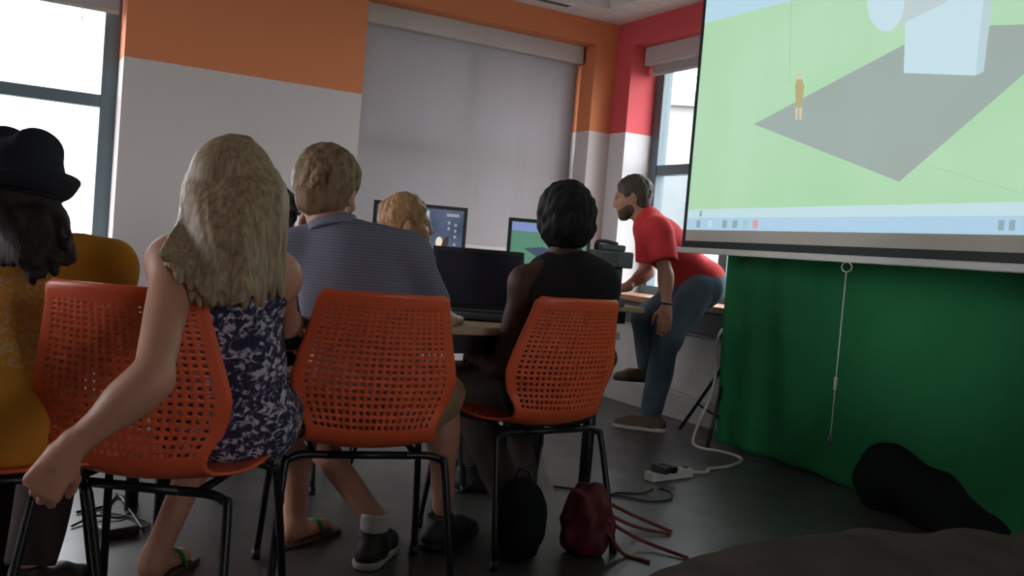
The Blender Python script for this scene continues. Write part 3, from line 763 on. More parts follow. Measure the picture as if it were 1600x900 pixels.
# laptop on the front table
p = P(746, 485, 3.55)
lap = empty('laptop', (p.x, p.y, 0.72), -math.radians(16), 'open black laptop with a dark screen on the front table', 'laptop')
box('base', -0.178, 0.178, -0.24, 0.0, 0.004, 0.024, M['darkgrey'], lap, bevel=0.006)
kb = box('keyboard_deck', -0.165, 0.165, -0.145, -0.02, 0.0235, 0.0262, M['black'], lap)
for i in range(13):
    for j in range(5):
        box('key', -0.158 + i * 0.0245, -0.158 + i * 0.0245 + 0.021, -0.138 + j * 0.0235, -0.138 + j * 0.0235 + 0.020, 0.026, 0.029, M['darkgrey'], kb)
box('touchpad', -0.05, 0.05, -0.225, -0.16, 0.0238, 0.0252, M['black'], lap)
lidM = Matrix.Translation((0, 0.0, 0.022)) @ Matrix.Rotation(math.radians(-14), 4, 'X')
lid = box('lid', -0.178, 0.178, 0.0, 0.012, 0.0, 0.238, M['black'], lap, bevel=0.006, M=lidM)
dm = mat('dark_laptop_display', (0.03, 0.026, 0.045), 0.15, var=0.3, scale=3)
box('display', -0.162, 0.162, -0.0015, 0.002, 0.022, 0.222, dm, lid, M=lidM)
for sx in (-0.12, 0.12): tube('foot', [(sx, -0.2, 0.0), (sx, -0.2, 0.006)], 0.01, M['black'], lap)
for sx in (-0.12, 0.12): tube('foot', [(sx, -0.03, 0.0), (sx, -0.03, 0.006)], 0.01, M['black'], lap)

# boxy machine on the far table
p = P(951, 430, 4.98)
mc = empty('desktop_machine', (p.x, p.y, 0.73), facing(948, 430, 5.0, 0.25), 'dark grey boxy machine with overhanging head on the monitor table', 'machine')
box('base', -0.075, 0.075, -0.10, 0.12, 0.0, 0.045, M['darkgrey'], mc, bevel=0.008)
box('column', -0.065, 0.070, -0.02, 0.115, 0.045, 0.20, M['black'], mc, bevel=0.008)
hd = box('head_unit', -0.10, 0.10, -0.10, 0.12, 0.20, 0.285, M['darkgrey'], mc, bevel=0.01)
box('front_panel', -0.07, 0.02, -0.104, -0.098, 0.215, 0.27, M['black'], hd)
box('top_lid', -0.06, 0.065, -0.06, 0.10, 0.285, 0.318, M['darkgrey'], mc, bevel=0.008)
tube('handle', spline([(-0.075, 0.02, 0.287), (-0.07, 0.02, 0.325), (-0.03, 0.02, 0.333), (0.04, 0.02, 0.322)], 5), 0.011, M['black'], mc)

# ------------------------------------------------------------------ projection screen
PA = P(1065, 385, 5.05); PA.z = 0
sdir = Vector((-0.163, -0.987, 0)).normalized()
snorm = Vector((-sdir.y, sdir.x, 0)) * -1.0
if snorm.dot(EYE - PA) < 0: snorm = -snorm
def sp_(px, py, off=0.0):
    q = PA + snorm * off
    return on_plane(px, py, Vector((q.x, q.y, 1.0)), snorm)
SW = 2.62
zb = sp_(1065, 392).z - 0.0
scr = empty('projection_screen', (PA.x, PA.y, 0), math.atan2(sdir.y, sdir.x), 'large pull down projection screen showing a green modelling program', 'screen')
sinv = (Matrix.Translation(scr.location) @ Matrix.Rotation(scr.rotation_euler.z, 4, 'Z')).inverted()
fs = 1.0 if (sinv.to_3x3() @ snorm).y > 0 else -1.0       # local side that faces the room
def sl(px, py, off): return sinv @ sp_(px, py, off)
def lb(name, x0, x1, z0, z1, y0, y1, m, parent, bev=0.0):
    y0, y1 = sorted((y0 * fs, y1 * fs)); return box(name, x0, x1, y0, y1, z0, z1, m, parent, bevel=bev)
ztop = 2.50
xb0 = 0.0
bz = sl(1065, 380, 0).z
lb('border', 0.0, SW, bz - 0.02, ztop, -0.002, 0.0, M['screenblack'], scr)
lb('fabric', 0.035, SW - 0.035, bz + 0.015, ztop, 0.0, 0.001, M['screencloth'], scr)
bar = lb('bottom_bar', -0.03, SW + 0.03, bz - 0.05, bz - 0.02, -0.012, 0.014, M['whitebar'], scr, 0.005)
hs = lb('housing', -0.06, SW + 0.06, 2.50, 2.60, -0.05, 0.06, M['whitebar'], scr, 0.012)
for xx in (0.25, SW - 0.25): lb('bracket', xx - 0.02, xx + 0.02, 2.60, 2.95, -0.03, 0.03, M['whitebar'], scr)
# pulling cord with its loop
hx = sl(1322, 415, 0.02).x
tube('cord_loop', [(hx + 0.030 * math.cos(a), 0.016 * fs, bz - 0.068 + 0.020 * math.sin(a)) for a in [i * math.pi / 8 for i in range(17)]], 0.0028, M['whitebar'], scr, 6)
cz = sl(1300, 690, 0.02).z
tube('pull_cord', [(hx, 0.016 * fs, bz - 0.085), (hx, 0.016 * fs, cz + 0.02)], 0.0026, M['whitebar'], scr, 6)
cm = sl(1308, 600, 0.02).z
tube('cord_grip', [(hx, 0.016 * fs, cm + 0.025), (hx, 0.016 * fs, cm - 0.025)], 0.007, M['whitebar'], scr, 8)
tube('cord_end', [(hx, 0.016 * fs, cz + 0.02), (hx, 0.016 * fs, cz - 0.01)], 0.010, M['darkgrey'], scr, 8)
# the projected picture: flat light on the fabric, one flat shape per thing drawn
PE = 1.0
EM = dict(
    g=emis('projected_grass_green', (0.37, 0.62, 0.38), PE * 0.95, 0.15, (1.3, (0.43, 0.66, 0.45))),
    s=emis('projected_sky_blue', (0.42, 0.62, 0.72), PE, 0.15), parcel=emis('projected_grey_plot', (0.29, 0.345, 0.315), PE, 0.15, (1.6, (0.30, 0.37, 0.35))),
    box=emis('projected_pale_blue', (0.50, 0.66, 0.72), PE, 0.15), box2=emis('projected_pale_side', (0.43, 0.56, 0.60), PE, 0.15), cyl=emis('projected_grey_cylinder', (0.46, 0.55, 0.56), PE, 0.15),
    bar1=emis('projected_light_bar', (0.47, 0.64, 0.68), PE, 0.15), bar2=emis('projected_blue_bar', (0.36, 0.54, 0.68), PE, 0.15), fig=emis('projected_tan_figure', (0.40, 0.36, 0.18), PE, 0.15),
    skin=emis('projected_cream_figure', (0.60, 0.52, 0.34), PE, 0.15), red=emis('projected_red_icon', (0.62, 0.30, 0.34), PE, 0.15), dk=emis('projected_dark_icon', (0.24, 0.34, 0.38), PE, 0.15), teal=emis('projected_teal_icon', (0.30, 0.52, 0.56), PE, 0.15),
    line=emis('projected_axis_line', (0.30, 0.50, 0.36), PE, 0.15))
x0i = sl(1078, 300, 0).x; x1i = SW - 0.07
zt0 = sl(1075, 359, 0).z; zt1 = zt0 + 0.062; zt2 = zt1 + 0.045; ztp = 2.44
def sq(name, x0, x1, z0, z1, off, m, parent): return poly(name, [(x0, off * fs, z0), (x1, off * fs, z0), (x1, off * fs, z1), (x0, off * fs, z1)], m, parent)
pic = sq('projected_image', x0i, x1i, zt2, ztp, 0.0020, EM['g'], scr)
sq('projected_task_bar', x0i, x1i, zt0, zt1, 0.0020, EM['bar2'], scr)
sq('projected_tool_bar', x0i, x1i, zt1, zt2, 0.0020, EM['bar1'], scr)
def pp(name, pts, off, m, clip=True):
    out = []
    for (a, b) in pts:
        q = sl(a, b, off); q.y = off * fs
        q.x = min(max(q.x, x0i), x1i); q.z = min(q.z, ztp); out.append(tuple(q))
    return poly(name, out, m, pic)
pp('projected_sky', [(1097, 38), (1240, 0), (1240, -60), (1400, -250), (1090, -250)], 0.0030, EM['s'])
pp('projected_plot', [(1178, 194), (1405, 284), (1602, 114), (1690, 30), (1600, 38), (1540, 40), (1412, 70)], 0.0030, EM['parcel'])
pp('projected_box_front', [(1412, 114), (1524, 118), (1536, 20), (1560, -200), (1425, -200)], 0.0040, EM['box'])
pp('projected_box_side', [(1524, 118), (1537, 112), (1552, -10), (1575, -200), (1560, -200), (1537, 0)], 0.0041, EM['box2'])
pp('projected_cylinder', [(1366, -30), (1395, -60), (1520, -60), (1475, 6), (1388, 47), (1370, 30)], 0.0050, EM['cyl'])
pp('projected_cylinder_end', [(1384 + 29 * math.cos(a) , 3 + 46 * math.sin(a)) for a in [i * math.pi / 12 for i in range(24)]], 0.0056, EM['box'])
pp('projected_figure_body', [(1243, 152), (1242, 135), (1245, 124), (1253, 124), (1257, 135), (1254, 155), (1252, 168), (1244, 168)], 0.0050, EM['fig'])
pp('projected_figure_head', [(1249 + 4.5 * math.cos(a), 119 + 5.5 * math.sin(a)) for a in [i * math.pi / 6 for i in range(12)]], 0.0050, EM['skin'])
pp('projected_figure_leg', [(1243, 168), (1247, 168), (1246, 187), (1243, 187)], 0.0050, EM['skin'])
pp('projected_figure_leg', [(1249, 168), (1253, 168), (1252, 187), (1249, 187)], 0.0050, EM['skin'])
pp('projected_axis', [(1236, 0), (1237, 0), (1234, 128), (1233, 128)], 0.0030, EM['line'])
pp('projected_axis', [(1450, 258), (1602, 303), (1602, 304), (1450, 259)], 0.0030, EM['line'])
for k, (xa, m_) in enumerate(((1092, 'dk'), (1110, 'bar1'), (1133, 'dk'), (1149, 'dk'), (1165, 'teal'), (1181, 'red'))):
    q = sl(xa, 350, 0); sq('projected_icon', q.x - 0.02, q.x + 0.02, zt0 + 0.012, zt1 - 0.012, 0.0030, EM[m_], pic)
q = sl(1095, 340, 0); sq('projected_icon', q.x - 0.012, q.x + 0.012, zt1 + 0.008, zt2 - 0.008, 0.0030, EM['dk'], pic)
for xa in (1565, 1582):
    q = sl(xa, 356, 0); sq('projected_icon', q.x - 0.012, q.x + 0.012, zt0 + 0.014, zt1 - 0.014, 0.0030, EM['dk'], pic)

# ------------------------------------------------------------------ green backdrop and its stand
GX = 3.60
def backdrop():
    nu, nv = 300, 70; V, F = [], []
    y0, y1, ztop_ = 3.96, 0.6, 2.05
    for j in range(nv + 1):
        t = j / nv
        for i in range(nu + 1):
            s = i / nu
            y = y0 + (y1 - y0) * s + 0.02 * math.sin(9 * s + 3 * t) * t
            lf = 1.0 / (1.0 + math.exp((s - 0.16) * 40)); wv = (0.030 * math.sin(95 * s + 2.2 * math.sin(2.5 * t + s * 6)) * (0.35 + 0.65 * t)) * (0.12 + 0.88 * lf) + 0.02 * math.sin(23 * s)
            wv += 0.02 * math.sin(7 * s + 5 * t) + 0.012 * math.sin(47 * s - 7 * t) * t * lf
            # diagonal drag folds
            wv += 0.026 * abs(math.sin(9 * (s * 2.6 + 0.9 * t) + 1.0)) ** 0.6 * t * min(1.0, max(0, (s - 0.05) / 0.2))
            # sweep out towards the room over the heap
            out = 0.20 * max(0.0, t - 0.55) / 0.45 * min(1, max(0, (s - 0.28) / 0.25))
            x = min(GX - wv - out, 3.715)
            z = ztop_ * (1 - t) + 0.012
            if s > 0.2: z += t ** 6 * 0.02 * math.sin(14 * s)
            V.append((x, y, max(z, 0.006)))
    for j in range(nv):
        for i in range(nu):
            a = j * (nu + 1) + i; F.append((a, a + 1, a + nu + 2, a + nu + 1))
    o = mesh_obj('green_backdrop', V, F, M['green'], None, True)
    so = o.modifiers.new('thickness', 'SOLIDIFY'); so.thickness = 0.004
    return tag(o, 'green cloth backdrop hanging below and behind the projection screen', 'backdrop')
backdrop()
tube_stand = empty('backdrop_stand', (GX + 0.07, 4.01, 0), 0, 'thin black tripod stand at the edge of the green backdrop', 'stand')
tube('pole', [(0, 0, 0.08), (0, 0, 2.08)], 0.012, M['black'], tube_stand)
tube('collar', [(0, 0, 0.42), (0, 0, 0.47)], 0.022, M['black'], tube_stand)
for a in (100, 215, 330):
    c_, s_ = math.cos(math.radians(a)), math.sin(math.radians(a))
    rr = 0.12 if c_ > 0.2 else 0.30
    tube('leg', [(0.015 * c_, 0.015 * s_, 0.44), (rr * c_, rr * s_, 0.012)], 0.010, M['black'], tube_stand)
    tube('brace', [(0.012 * c_, 0.012 * s_, 0.12), (rr * c_ * 0.62, rr * s_ * 0.62, 0.18)], 0.006, M['black'], tube_stand)
cb = tube('backdrop_crossbar', [(GX + 0.03, 4.03, 2.075), (GX + 0.03, 0.55, 2.075)], 0.012, M['black']); tag(cb, 'black bar carrying the top of the green backdrop', 'bar')
st2 = empty('backdrop_stand', (GX + 0.07, 0.56, 0), 0, 'thin black tripod stand at the far end of the backdrop bar', 'stand')
for ch in list(tube_stand.children):
    c2 = ch.copy(); link(c2, st2)

# black cloth heap in front of the backdrop
B = Blob()
h1 = P(1395, 770, 4.05); h2 = P(1470, 790, 3.9); h3 = P(1600, 815, 3.65)
def fl(px, py, z=0.0):
    r = P(px, py, 1) - EYE; t = (z - EYE.z) / r.z; return EYE + r * t
b1 = fl(1385, 800); b2 = fl(1445, 828); b3 = fl(1590, 836); b4 = fl(1700, 850)
def hp(px, py, d, z): q = P(px, py, d); return (q.x, q.y, z)
B.ell(hp(1392, 750, 4.12, 0.09), (0.13, 0.15, 0.18), None, 0.08)
B.cone(hp(1390, 750, 4.10, 0.11), hp(1480, 780, 3.90, 0.07), 0.13, 0.13, 0.08)
B.cone(hp(1470, 790, 3.86, 0.05), hp(1580, 820, 3.62, 0.03), 0.14, 0.10, 0.08)
B.cone(hp(1580, 820, 3.60, 0.03), hp(1700, 840, 3.45, 0.02), 0.10, 0.07, 0.06)
B.noise = folds(0.012, 5, 22); B.cut((0, 0, 0.003), (0, 0, -1))
tag(B.build('black_cloth_heap', 0.012, M['blackcloth']), 'heap of black cloth on the floor against the green backdrop', 'cloth')

# ------------------------------------------------------------------ floor things
a = fl(1012, 752); b = fl(1076, 744); dv = (b - a); ang = math.atan2(dv.y, dv.x); mid = (a + b) / 2
ps = empty('power_strip', (mid.x, mid.y, 0), ang, 'white power strip with black plugs on the dark floor', 'power strip')
hl = dv.length / 2
box('body', -hl, hl, -0.028, 0.028, 0.0, 0.042, M['white'], ps, bevel=0.006)
for k in range(4): box('socket', -hl + 0.03 + k * 0.045, -hl + 0.06 + k * 0.045, -0.016, 0.016, 0.042, 0.0435, M['darkgrey'], ps)
box('switch', hl - 0.04, hl - 0.02, -0.012, 0.012, 0.042, 0.048, M['black'], ps)
for k in range(2):
    pg = box('plug', -hl + 0.025 + k * 0.05, -hl + 0.06 + k * 0.05, -0.075, 0.012, 0.0436, 0.075, M['black'], ps, bevel=0.006)
e0 = b + Vector((0, 0, 0.02))
cord = [e0, fl(1104, 738, 0.01), fl(1108, 733, 0.008), fl(1140, 728, 0.008), fl(1159, 717, 0.008), fl(1130, 706, 0.008), fl(1095, 700, 0.008), P(1083, 690, 5.2), P(1092, 660, 5.22), P(1112, 615, 5.25), P(1119, 575, 5.28), P(1118, 545, 5.3), P(1124, 522, 5.32), P(1133, 512, 5.38), P(1140, 520, 5.42)]
cord[7].z = max(cord[7].z, 0.01)
tag(tube('white_cord', spline(cord, 6), 0.008, M['white'], None, 8), 'white power cord rising from the floor to the ledge', 'cord')
cab = [fl(1030, 763, 0.03), fl(1048, 770, 0.008), fl(1046, 780, 0.007), fl(1015, 783, 0.007), fl(975, 776, 0.007), fl(935, 772, 0.007), fl(890, 770, 0.007)]
tag(tube('black_cable', spline(cab, 6), 0.005, M['black'], None, 8), 'black cable running from the power strip to the red bag', 'cable')
cab = [fl(1020, 764, 0.03), fl(1005, 770, 0.007), fl(965, 770, 0.007), fl(930, 776, 0.007), fl(900, 765, 0.007), fl(865, 760, 0.007)]
tag(tube('black_cable', spline(cab, 6), 0.005, M['black'], None, 8), 'black cable lying beside the power strip plugs', 'cable')
# red bag with its long straps
rb = fl(912, 872)
B = Blob()
ux = CR.copy(); ux.z = 0; ux.normalize(); uy = CF.copy(); uy.z = 0; uy.normalize()
def rbp(a, b, c): return rb + ux * a + uy * b + UP * c
B.ell(rbp(0.0, 0.06, 0.075), (0.085, 0.075, 0.09), (ux, uy, UP), 0.04)
B.ell(rbp(0.005, 0.06, 0.145), (0.070, 0.062, 0.075), (ux, uy, UP), 0.04)
B.cone(rbp(-0.02, 0.06, 0.19), rbp(0.03, 0.06, 0.20), 0.03, 0.024, 0.03)
B.noise = folds(0.009, 3, 60); B.cut((0, 0, 0.002), (0, 0, -1))
bag = empty('red_bag', (rb.x, rb.y, 0), 0, 'small crumpled red bag with long straps on the floor', 'bag')
inv = Matrix.Translation(bag.location).inverted()
bd = B.build('body', 0.007, M['redcloth'], bag); bd.matrix_parent_inverse = inv
for pts in ([rbp(0.03, 0.06, 0.19), fl(985, 803, 0.05), fl(1050, 831, 0.006)], [rbp(0.05, 0.05, 0.15), fl(990, 822, 0.035), fl(1048, 834, 0.006)],
            [rbp(0.07, 0.03, 0.12), fl(1000, 843, 0.03), fl(1075, 872, 0.006)], [rbp(0.075, 0.02, 0.08), fl(975, 866, 0.01), fl(1015, 878, 0.006)]):
    t_ = tube('strap', spline(pts, 6), 0.0065, M['redstrap'], bag, 6); t_.matrix_parent_inverse = inv
# black backpack
bp = fl(808, 880)
def bpp(a, b, c): return bp + ux * a + uy * b + UP * c
pk = empty('backpack', (bp.x, bp.y, 0), 0, 'upright black backpack on the floor beside the red bag', 'bag')
inv = Matrix.Translation(pk.location).inverted()
B = Blob()
B.ell(bpp(0, 0.08, 0.10), (0.085, 0.07, 0.13), (ux, uy, UP), 0.04).ell(bpp(0.0, 0.08, 0.17), (0.075, 0.06, 0.08), (ux, uy, UP), 0.04)
B.noise = folds(0.004, 8, 40); B.cut((0, 0, 0.002), (0, 0, -1))
o = B.build('body', 0.008, M['blackcloth'], pk); o.matrix_parent_inverse = inv
B = Blob().ell(bpp(0, 0.015, 0.075), (0.06, 0.035, 0.065), (ux, uy, UP), 0.02); o = B.build('front_pocket', 0.008, M['blackcloth'], pk); o.matrix_parent_inverse = inv
o = tube('carry_loop', spline([bpp(-0.03, 0.09, 0.24), bpp(-0.015, 0.09, 0.275), bpp(0.015, 0.09, 0.275), bpp(0.03, 0.09, 0.24)], 5), 0.006, M['black'], pk, 6); o.matrix_parent_inverse = inv
# adapter and cables under the left chair
ad = fl(185, 838)
o = empty('power_adapter', (ad.x, ad.y, 0), 0.3, 'black power adapter brick on the floor under the girl\'s chair', 'adapter')
box('brick', -0.055, 0.055, -0.03, 0.03, 0.0, 0.034, M['black'], o, bevel=0.006)
tube('lead', spline([(0.05, 0, 0.017), (0.10, 0.02, 0.008), (0.13, 0.10, 0.006), (0.05, 0.25, 0.006)], 6), 0.004, M['black'], o, 6)
cab = [fl(120, 800, 0.006), fl(165, 790, 0.006), fl(185, 775, 0.006), fl(205, 800, 0.006), fl(225, 830, 0.006)]
tag(tube('black_cable', spline(cab, 6), 0.005, M['black'], None, 6), 'tangled black cable beside the adapter brick', 'cable')
cab = [fl(112, 822, 0.006), fl(150, 806, 0.012), fl(190, 808, 0.006), fl(215, 785, 0.006), fl(180, 770, 0.006)]
tag(tube('black_cable', spline(cab, 6), 0.004, M['black'], None, 6), 'thin black cable crossing the floor under the girl\'s chair', 'cable')

# foreground upholstered bean bag
c0 = P(1500, 1010, 1.42); c0.z = 0
B = Blob()
B.ell((c0.x, c0.y, 0.30), (0.60, 0.40, 0.285), (ux, uy, UP), 0.1)
B.ell((c0 + ux * 0.26 + UP * 0.38), (0.36, 0.28, 0.205), (ux, uy, UP), 0.12)
B.noise = folds(0.006, 12, 26); B.cut((0, 0, 0.003), (0, 0, -1))
tag(B.build('bean_bag', 0.012, M['beanbag']), 'rounded brown grey upholstered bean bag in front of the dark floor', 'bean bag')

# ------------------------------------------------------------------ the people
fwd = CF.copy(); fwd.z = 0; fwd.normalize(); rgt = CR.copy(); rgt.z = 0; rgt.normalize()
def hd_(a, pitch=0.0):
    """heading a degrees to the right of the view axis"""
    r = math.radians(a); p = math.radians(pitch)
    return (fwd * math.cos(r) + rgt * math.sin(r)) * math.cos(p) + UP * math.sin(p)
def person(label, J, size=1.0, girth=1.0):
    base = J['pelvis'].copy(); base.z = 0
    r = empty('person', base, 0, label, 'person')
    Hm = Human(J, size, girth); Hm.root = r
    return Hm
def settle(Hm):
    inv = Matrix.Translation(Hm.root.location).inverted()
    for ch in Hm.root.children: ch.matrix_parent_inverse = inv

# --- boy in the striped polo
J = dict(pelvis=P(588, 622, 2.62), chest=P(556, 455, 2.64), neck=P(522, 362, 2.68), head=P(513, 299, 2.72), face=hd_(12, -8), hup=UP * 1.0 - rgt * 0.02,
         shL=P(468, 402, 2.66), shR=P(634, 405, 2.66), elL=P(455, 480, 2.92), elR=P(682, 500, 2.78), wrL=P(470, 375, 2.86), wrR=P(700, 500, 3.0),
         hipL=P(545, 634, 2.66), hipR=P(632, 634, 2.66), knL=P(440, 612, 3.02), knR=P(692, 618, 3.05), anL=P(586, 812, 2.86), anR=P(692, 790, 3.08))
H = person('boy with tousled sandy hair in a blue grey striped polo shirt', J, 0.98)
B = Blob(); H.torso(B); H.head(B)
for s_ in 'LR': H.arm(B, s_); H.leg(B, s_)
H.hand(B, 'L', P(476, 340, 2.83) - J['wrL'], rgt, -fwd, (0.5, 0.6, 0.6, 0.7)); H.hand(B, 'R', fwd + rgt * 0.1, -UP, -rgt, (0.3, 0.3, 0.3, 0.3))
B.build('body', 0.006, M['skin_m'], H.root)
B = Blob(); H.torso(B, 0.014); H.arm(B, 'L', 0.012, 0.72); H.arm(B, 'R', 0.012, 0.78); B.cut(J['pelvis'] - UP * 0.06, (0, 0, -1)); B.noise = folds(0.004, 21, 26)
B.ell(J['neck'] + H.hu * 0.02 + fwd * 0.0, (0.0535, 0.0535, 0.09), (rgt, fwd, H.up), 0.02, sub=True)
sh_ = B.build('polo_shirt', 0.007, M['polo'], H.root)
B = Blob()
nk = (J['head'] - J['neck']).normalized()
B.cone(J['neck'] - nk * 0.02 - fwd * 0.012, J['neck'] + nk * 0.035 - fwd * 0.008, 0.085, 0.068, 0.01)
B.cut(J['neck'] + nk * 0.038, nk - fwd * 0.25).cut(J['neck'] - nk * 0.012, -nk)
B.cone(J['neck'] - nk * 0.1, J['neck'] + nk * 0.1, 0.060, 0.058, 0.008, sub=True)
B.build('collar', 0.005, M['polo_collar'], H.root)
B = Blob(); B.ell(J['pelvis'] - UP * 0.02, (0.178, 0.13, 0.11), H.lp, 0.04); H.leg(B, 'L', 0.012, 'short', 0.05); H.leg(B, 'R', 0.012, 'short', 0.05); B.noise = folds(0.006, 22, 30)
B.build('shorts', 0.008, M['khaki'], H.root)
short_hair(H, M['hair_sand'], H.root, 0.0042, vol=0.017, amp=0.003, seed=3, n=520, ln=0.05, r0=0.0068, spread=0.7)
H.eyes(H.root)
shoe('sneaker', J['anL'], hd_(10), M['shoe_dark'], H.root, 1.05, M['shoe_white']); shoe('sneaker', J['anR'], hd_(30), M['shoe_dark'], H.root, 1.05, M['shoe_dark'])
for k in ('anL',):
    q = Vector((J[k].x, J[k].y, 0)); B = Blob().cone(q + UP * 0.09, q + UP * 0.155, 0.042, 0.045, 0.01, flat=True); B.cut(q + UP * 0.10, (0, 0, -1)); B.build('sock', 0.006, M['shoe_white'], H.root)
settle(H)

# --- girl with long blonde hair
J = dict(pelvis=P(352, 645, 2.27), chest=P(352, 470, 2.14), neck=P(368, 378, 2.08), head=P(370, 299, 2.06), face=hd_(24, 0), hup=UP + rgt * 0.03,
         shL=P(274, 414, 1.945), shR=P(431, 436, 2.18), elL=P(238, 592, 1.70), elR=P(443, 505, 2.40), wrL=P(103, 706, 1.665), wrR=P(460, 505, 2.62),
         hipL=P(322, 655, 2.30), hipR=P(392, 655, 2.32), knL=P(345, 630, 2.68), knR=P(470, 625, 2.66), anL=P(243, 868, 2.58), anR=P(462, 795, 2.98))
H = person('girl with long straight blonde hair and a dark floral dress', J, 0.92)
B = Blob(); H.torso(B); H.head(B)
for s_ in 'LR': H.arm(B, s_, r=0.98); H.leg(B, s_)
for s_, a_ in (('L', 10), ('R', 30)):
    q = Vector((J['an' + s_].x, J['an' + s_].y, 0)); dd = hd_(a_)
    B.cone(J['an' + s_], q + UP * 0.045 - dd * 0.02, 0.034, 0.032, 0.02); B.cone(q + UP * 0.045, q + UP * 0.03 + dd * 0.13, 0.034, 0.022, 0.03)
    B.ell(q + UP * 0.028 + dd * 0.125, (0.036, 0.045, 0.014), (Vector((dd.y, -dd.x, 0)), dd, UP), 0.02)
hdv = P(70, 756, 1.66) - J['wrL']
H.hand(B, 'L', hdv, P(60, 780, 1.80) - P(75, 750, 1.66), rgt - UP * 0.2, (0.75, 0.85, 0.95, 1.0), 0.92, (0.5, 0.7, 0.6)); H.hand(B, 'R', fwd, -UP, -rgt)
B.build('body', 0.005, M['skin_f'], H.root)
B = Blob(); H.torso(B, 0.012)
H.leg(B, 'L', 0.02, 'short', 0.06); H.leg(B, 'R', 0.02, 'short', 0.06)
B.noise = folds(0.005, 31, 30)
B.cut(J['chest'] + H.up * 0.09, H.up + (J['neck'] - J['chest']).normalized() * 0.0)
for s_ in 'LR': B.cone(J['sh' + s_] + H.up * 0.04, J['sh' + s_] + (J['el' + s_] - J['sh' + s_]).normalized() * 0.15, 0.085, 0.085, 0.01, sub=True)
B.build('floral_dress', 0.007, M['dress'], H.root)
for sg, s_ in ((-1, 'L'), (1, 'R')):
    tp = J['neck'].lerp(J['sh' + s_], 0.5) + UP * 0.045
    bk = J['chest'] + H.lt[0] * 0.07 * sg - H.lt[1] * 0.098 + H.up * 0.07; fr = J['chest'] + H.lt[0] * 0.075 * sg + H.lt[1] * 0.112 + H.up * 0.07
    tube('dress_strap', spline([bk, tp - H.lt[1] * 0.035, tp, tp + H.lt[1] * 0.05, fr], 6), 0.008, M['dress'], H.root, 6)
# long hair: a cap plus separate hanging locks
c = J['head']; z = H.s
B = Blob()
B.ell(c + (H.hu * 0.03 - H.hf * 0.018) * z, (0.090 * z, 0.108 * z, 0.100 * z), (H.hr, H.hf, H.hu), 0.02)
B.ell(c + (H.hf * 0.115 - H.hu * 0.06) * z, (0.088 * z, 0.075 * z, 0.12 * z), (H.hr, H.hf, H.hu), 0.012, sub=True)
rr = random.Random(4)
NL = 92
for i in range(NL):
    f_ = i / (NL - 1); th = math.radians(-112 + 224 * f_)          # 0 = straight back
    dr = -H.hf * math.cos(th) + H.hr * math.sin(th)
    top = c + (H.hu * 0.115 - H.hf * 0.01) * z + dr * 0.02
    side = c + (H.hu * 0.02) * z + dr * (0.098 + 0.008 * rr.random()) * z
    low_ = c - H.hu * 0.10 * z + dr * 0.092 * z + rgt * (-0.030 - 0.03 * (1 - f_)) - fwd * 0.025
    ex = 258 + 174 * f_ + rr.uniform(-9, 9); ey = (405 + 65 * min(1, f_ * 3.2)) + rr.uniform(-16, 10)
    if f_ > 0.9: ey -= 10
    ed = 1.875 - 0.02 * math.sin(math.pi * min(1, f_ * 1.15)) + 0.45 * max(0, f_ - 0.72) - 0.10 * max(0, 0.25 - f_) + rr.uniform(-0.012, 0.012)
    end = P(ex, ey, ed)
    low_ = side.lerp(end, 0.36) + dr * 0.006 - fwd * 0.012; mid_ = side.lerp(end, 0.7) - fwd * 0.008
    B.chain(spline([top, side, low_, mid_, end], 4), [0.012] * 9 + [0.012, 0.012, 0.011, 0.011] + [0.010, 0.009, 0.007, 0.004], 0.005)
B.build('long_hair', 0.0045, M['hair_blonde'], H.root)
H.eyes(H.root)
for s_, a_ in (('L', 10), ('R', 30)):
    q = Vector((J['an' + s_].x, J['an' + s_].y, 0)); dd = hd_(a_); ll = Vector((dd.y, -dd.x, 0))
    sn = Blob().cone(q + UP * 0.008 - dd * 0.05, q + UP * 0.008 + dd * 0.165, 0.036, 0.042, 0.01).cut((0, 0, 0.014), (0, 0, 1)).cut((0, 0, 0.001), (0, 0, -1)).build('sandal', 0.005, M['shoe_brown'], H.root)
    tube('strap', spline([q + dd * 0.10 - ll * 0.040 + UP * 0.01, q + dd * 0.09 - ll * 0.022 + UP * 0.055, q + dd * 0.09 + ll * 0.022 + UP * 0.055, q + dd * 0.10 + ll * 0.040 + UP * 0.01], 6), 0.006, M['green'], sn, 6)
settle(H)

# --- woman with short black hair
J = dict(pelvis=P(862, 605, 3.22), chest=P(893, 480, 3.14), neck=P(884, 408, 3.14), head=P(882, 346, 3.15), face=hd_(-14, -4), hup=UP,
         shL=P(822, 445, 3.10), shR=P(934, 445, 3.16), elL=P(783, 575, 3.12), elR=P(945, 560, 3.30), wrL=P(745, 560, 3.36), wrR=P(930, 560, 3.45),
         hipL=P(830, 618, 3.24), hipR=P(892, 618, 3.28), knL=P(722, 605, 3.50), knR=P(820, 600, 3.62), anL=P(800, 790, 3.18), anR=P(815, 755, 3.5))
H = person('woman with short black hair in a black sleeveless top', J, 0.96)
B = Blob(); H.torso(B); H.head(B)
for s_ in 'LR': H.arm(B, s_); H.leg(B, s_)
H.hand(B, 'L', fwd - rgt * 0.2, -UP, rgt); H.hand(B, 'R', fwd, -UP, -rgt)
B.build('body', 0.006, M['skin_d'], H.root)
B = Blob(); H.torso(B, 0.012); B.noise = folds(0.003, 41, 26)
for s_ in 'L': B.cone(J['sh' + s_] + H.lt[0] * (0.035 if s_ == 'R' else -0.035) + H.up * 0.05, J['sh' + s_] + H.lt[0] * (0.025 if s_ == 'R' else -0.025) + (J['el' + s_] - J['sh' + s_]).normalized() * 0.16, 0.078, 0.072, 0.01, sub=True)
B.ell(J['neck'] + H.up * 0.03, (0.056, 0.056, 0.07), None, 0.01, sub=True)
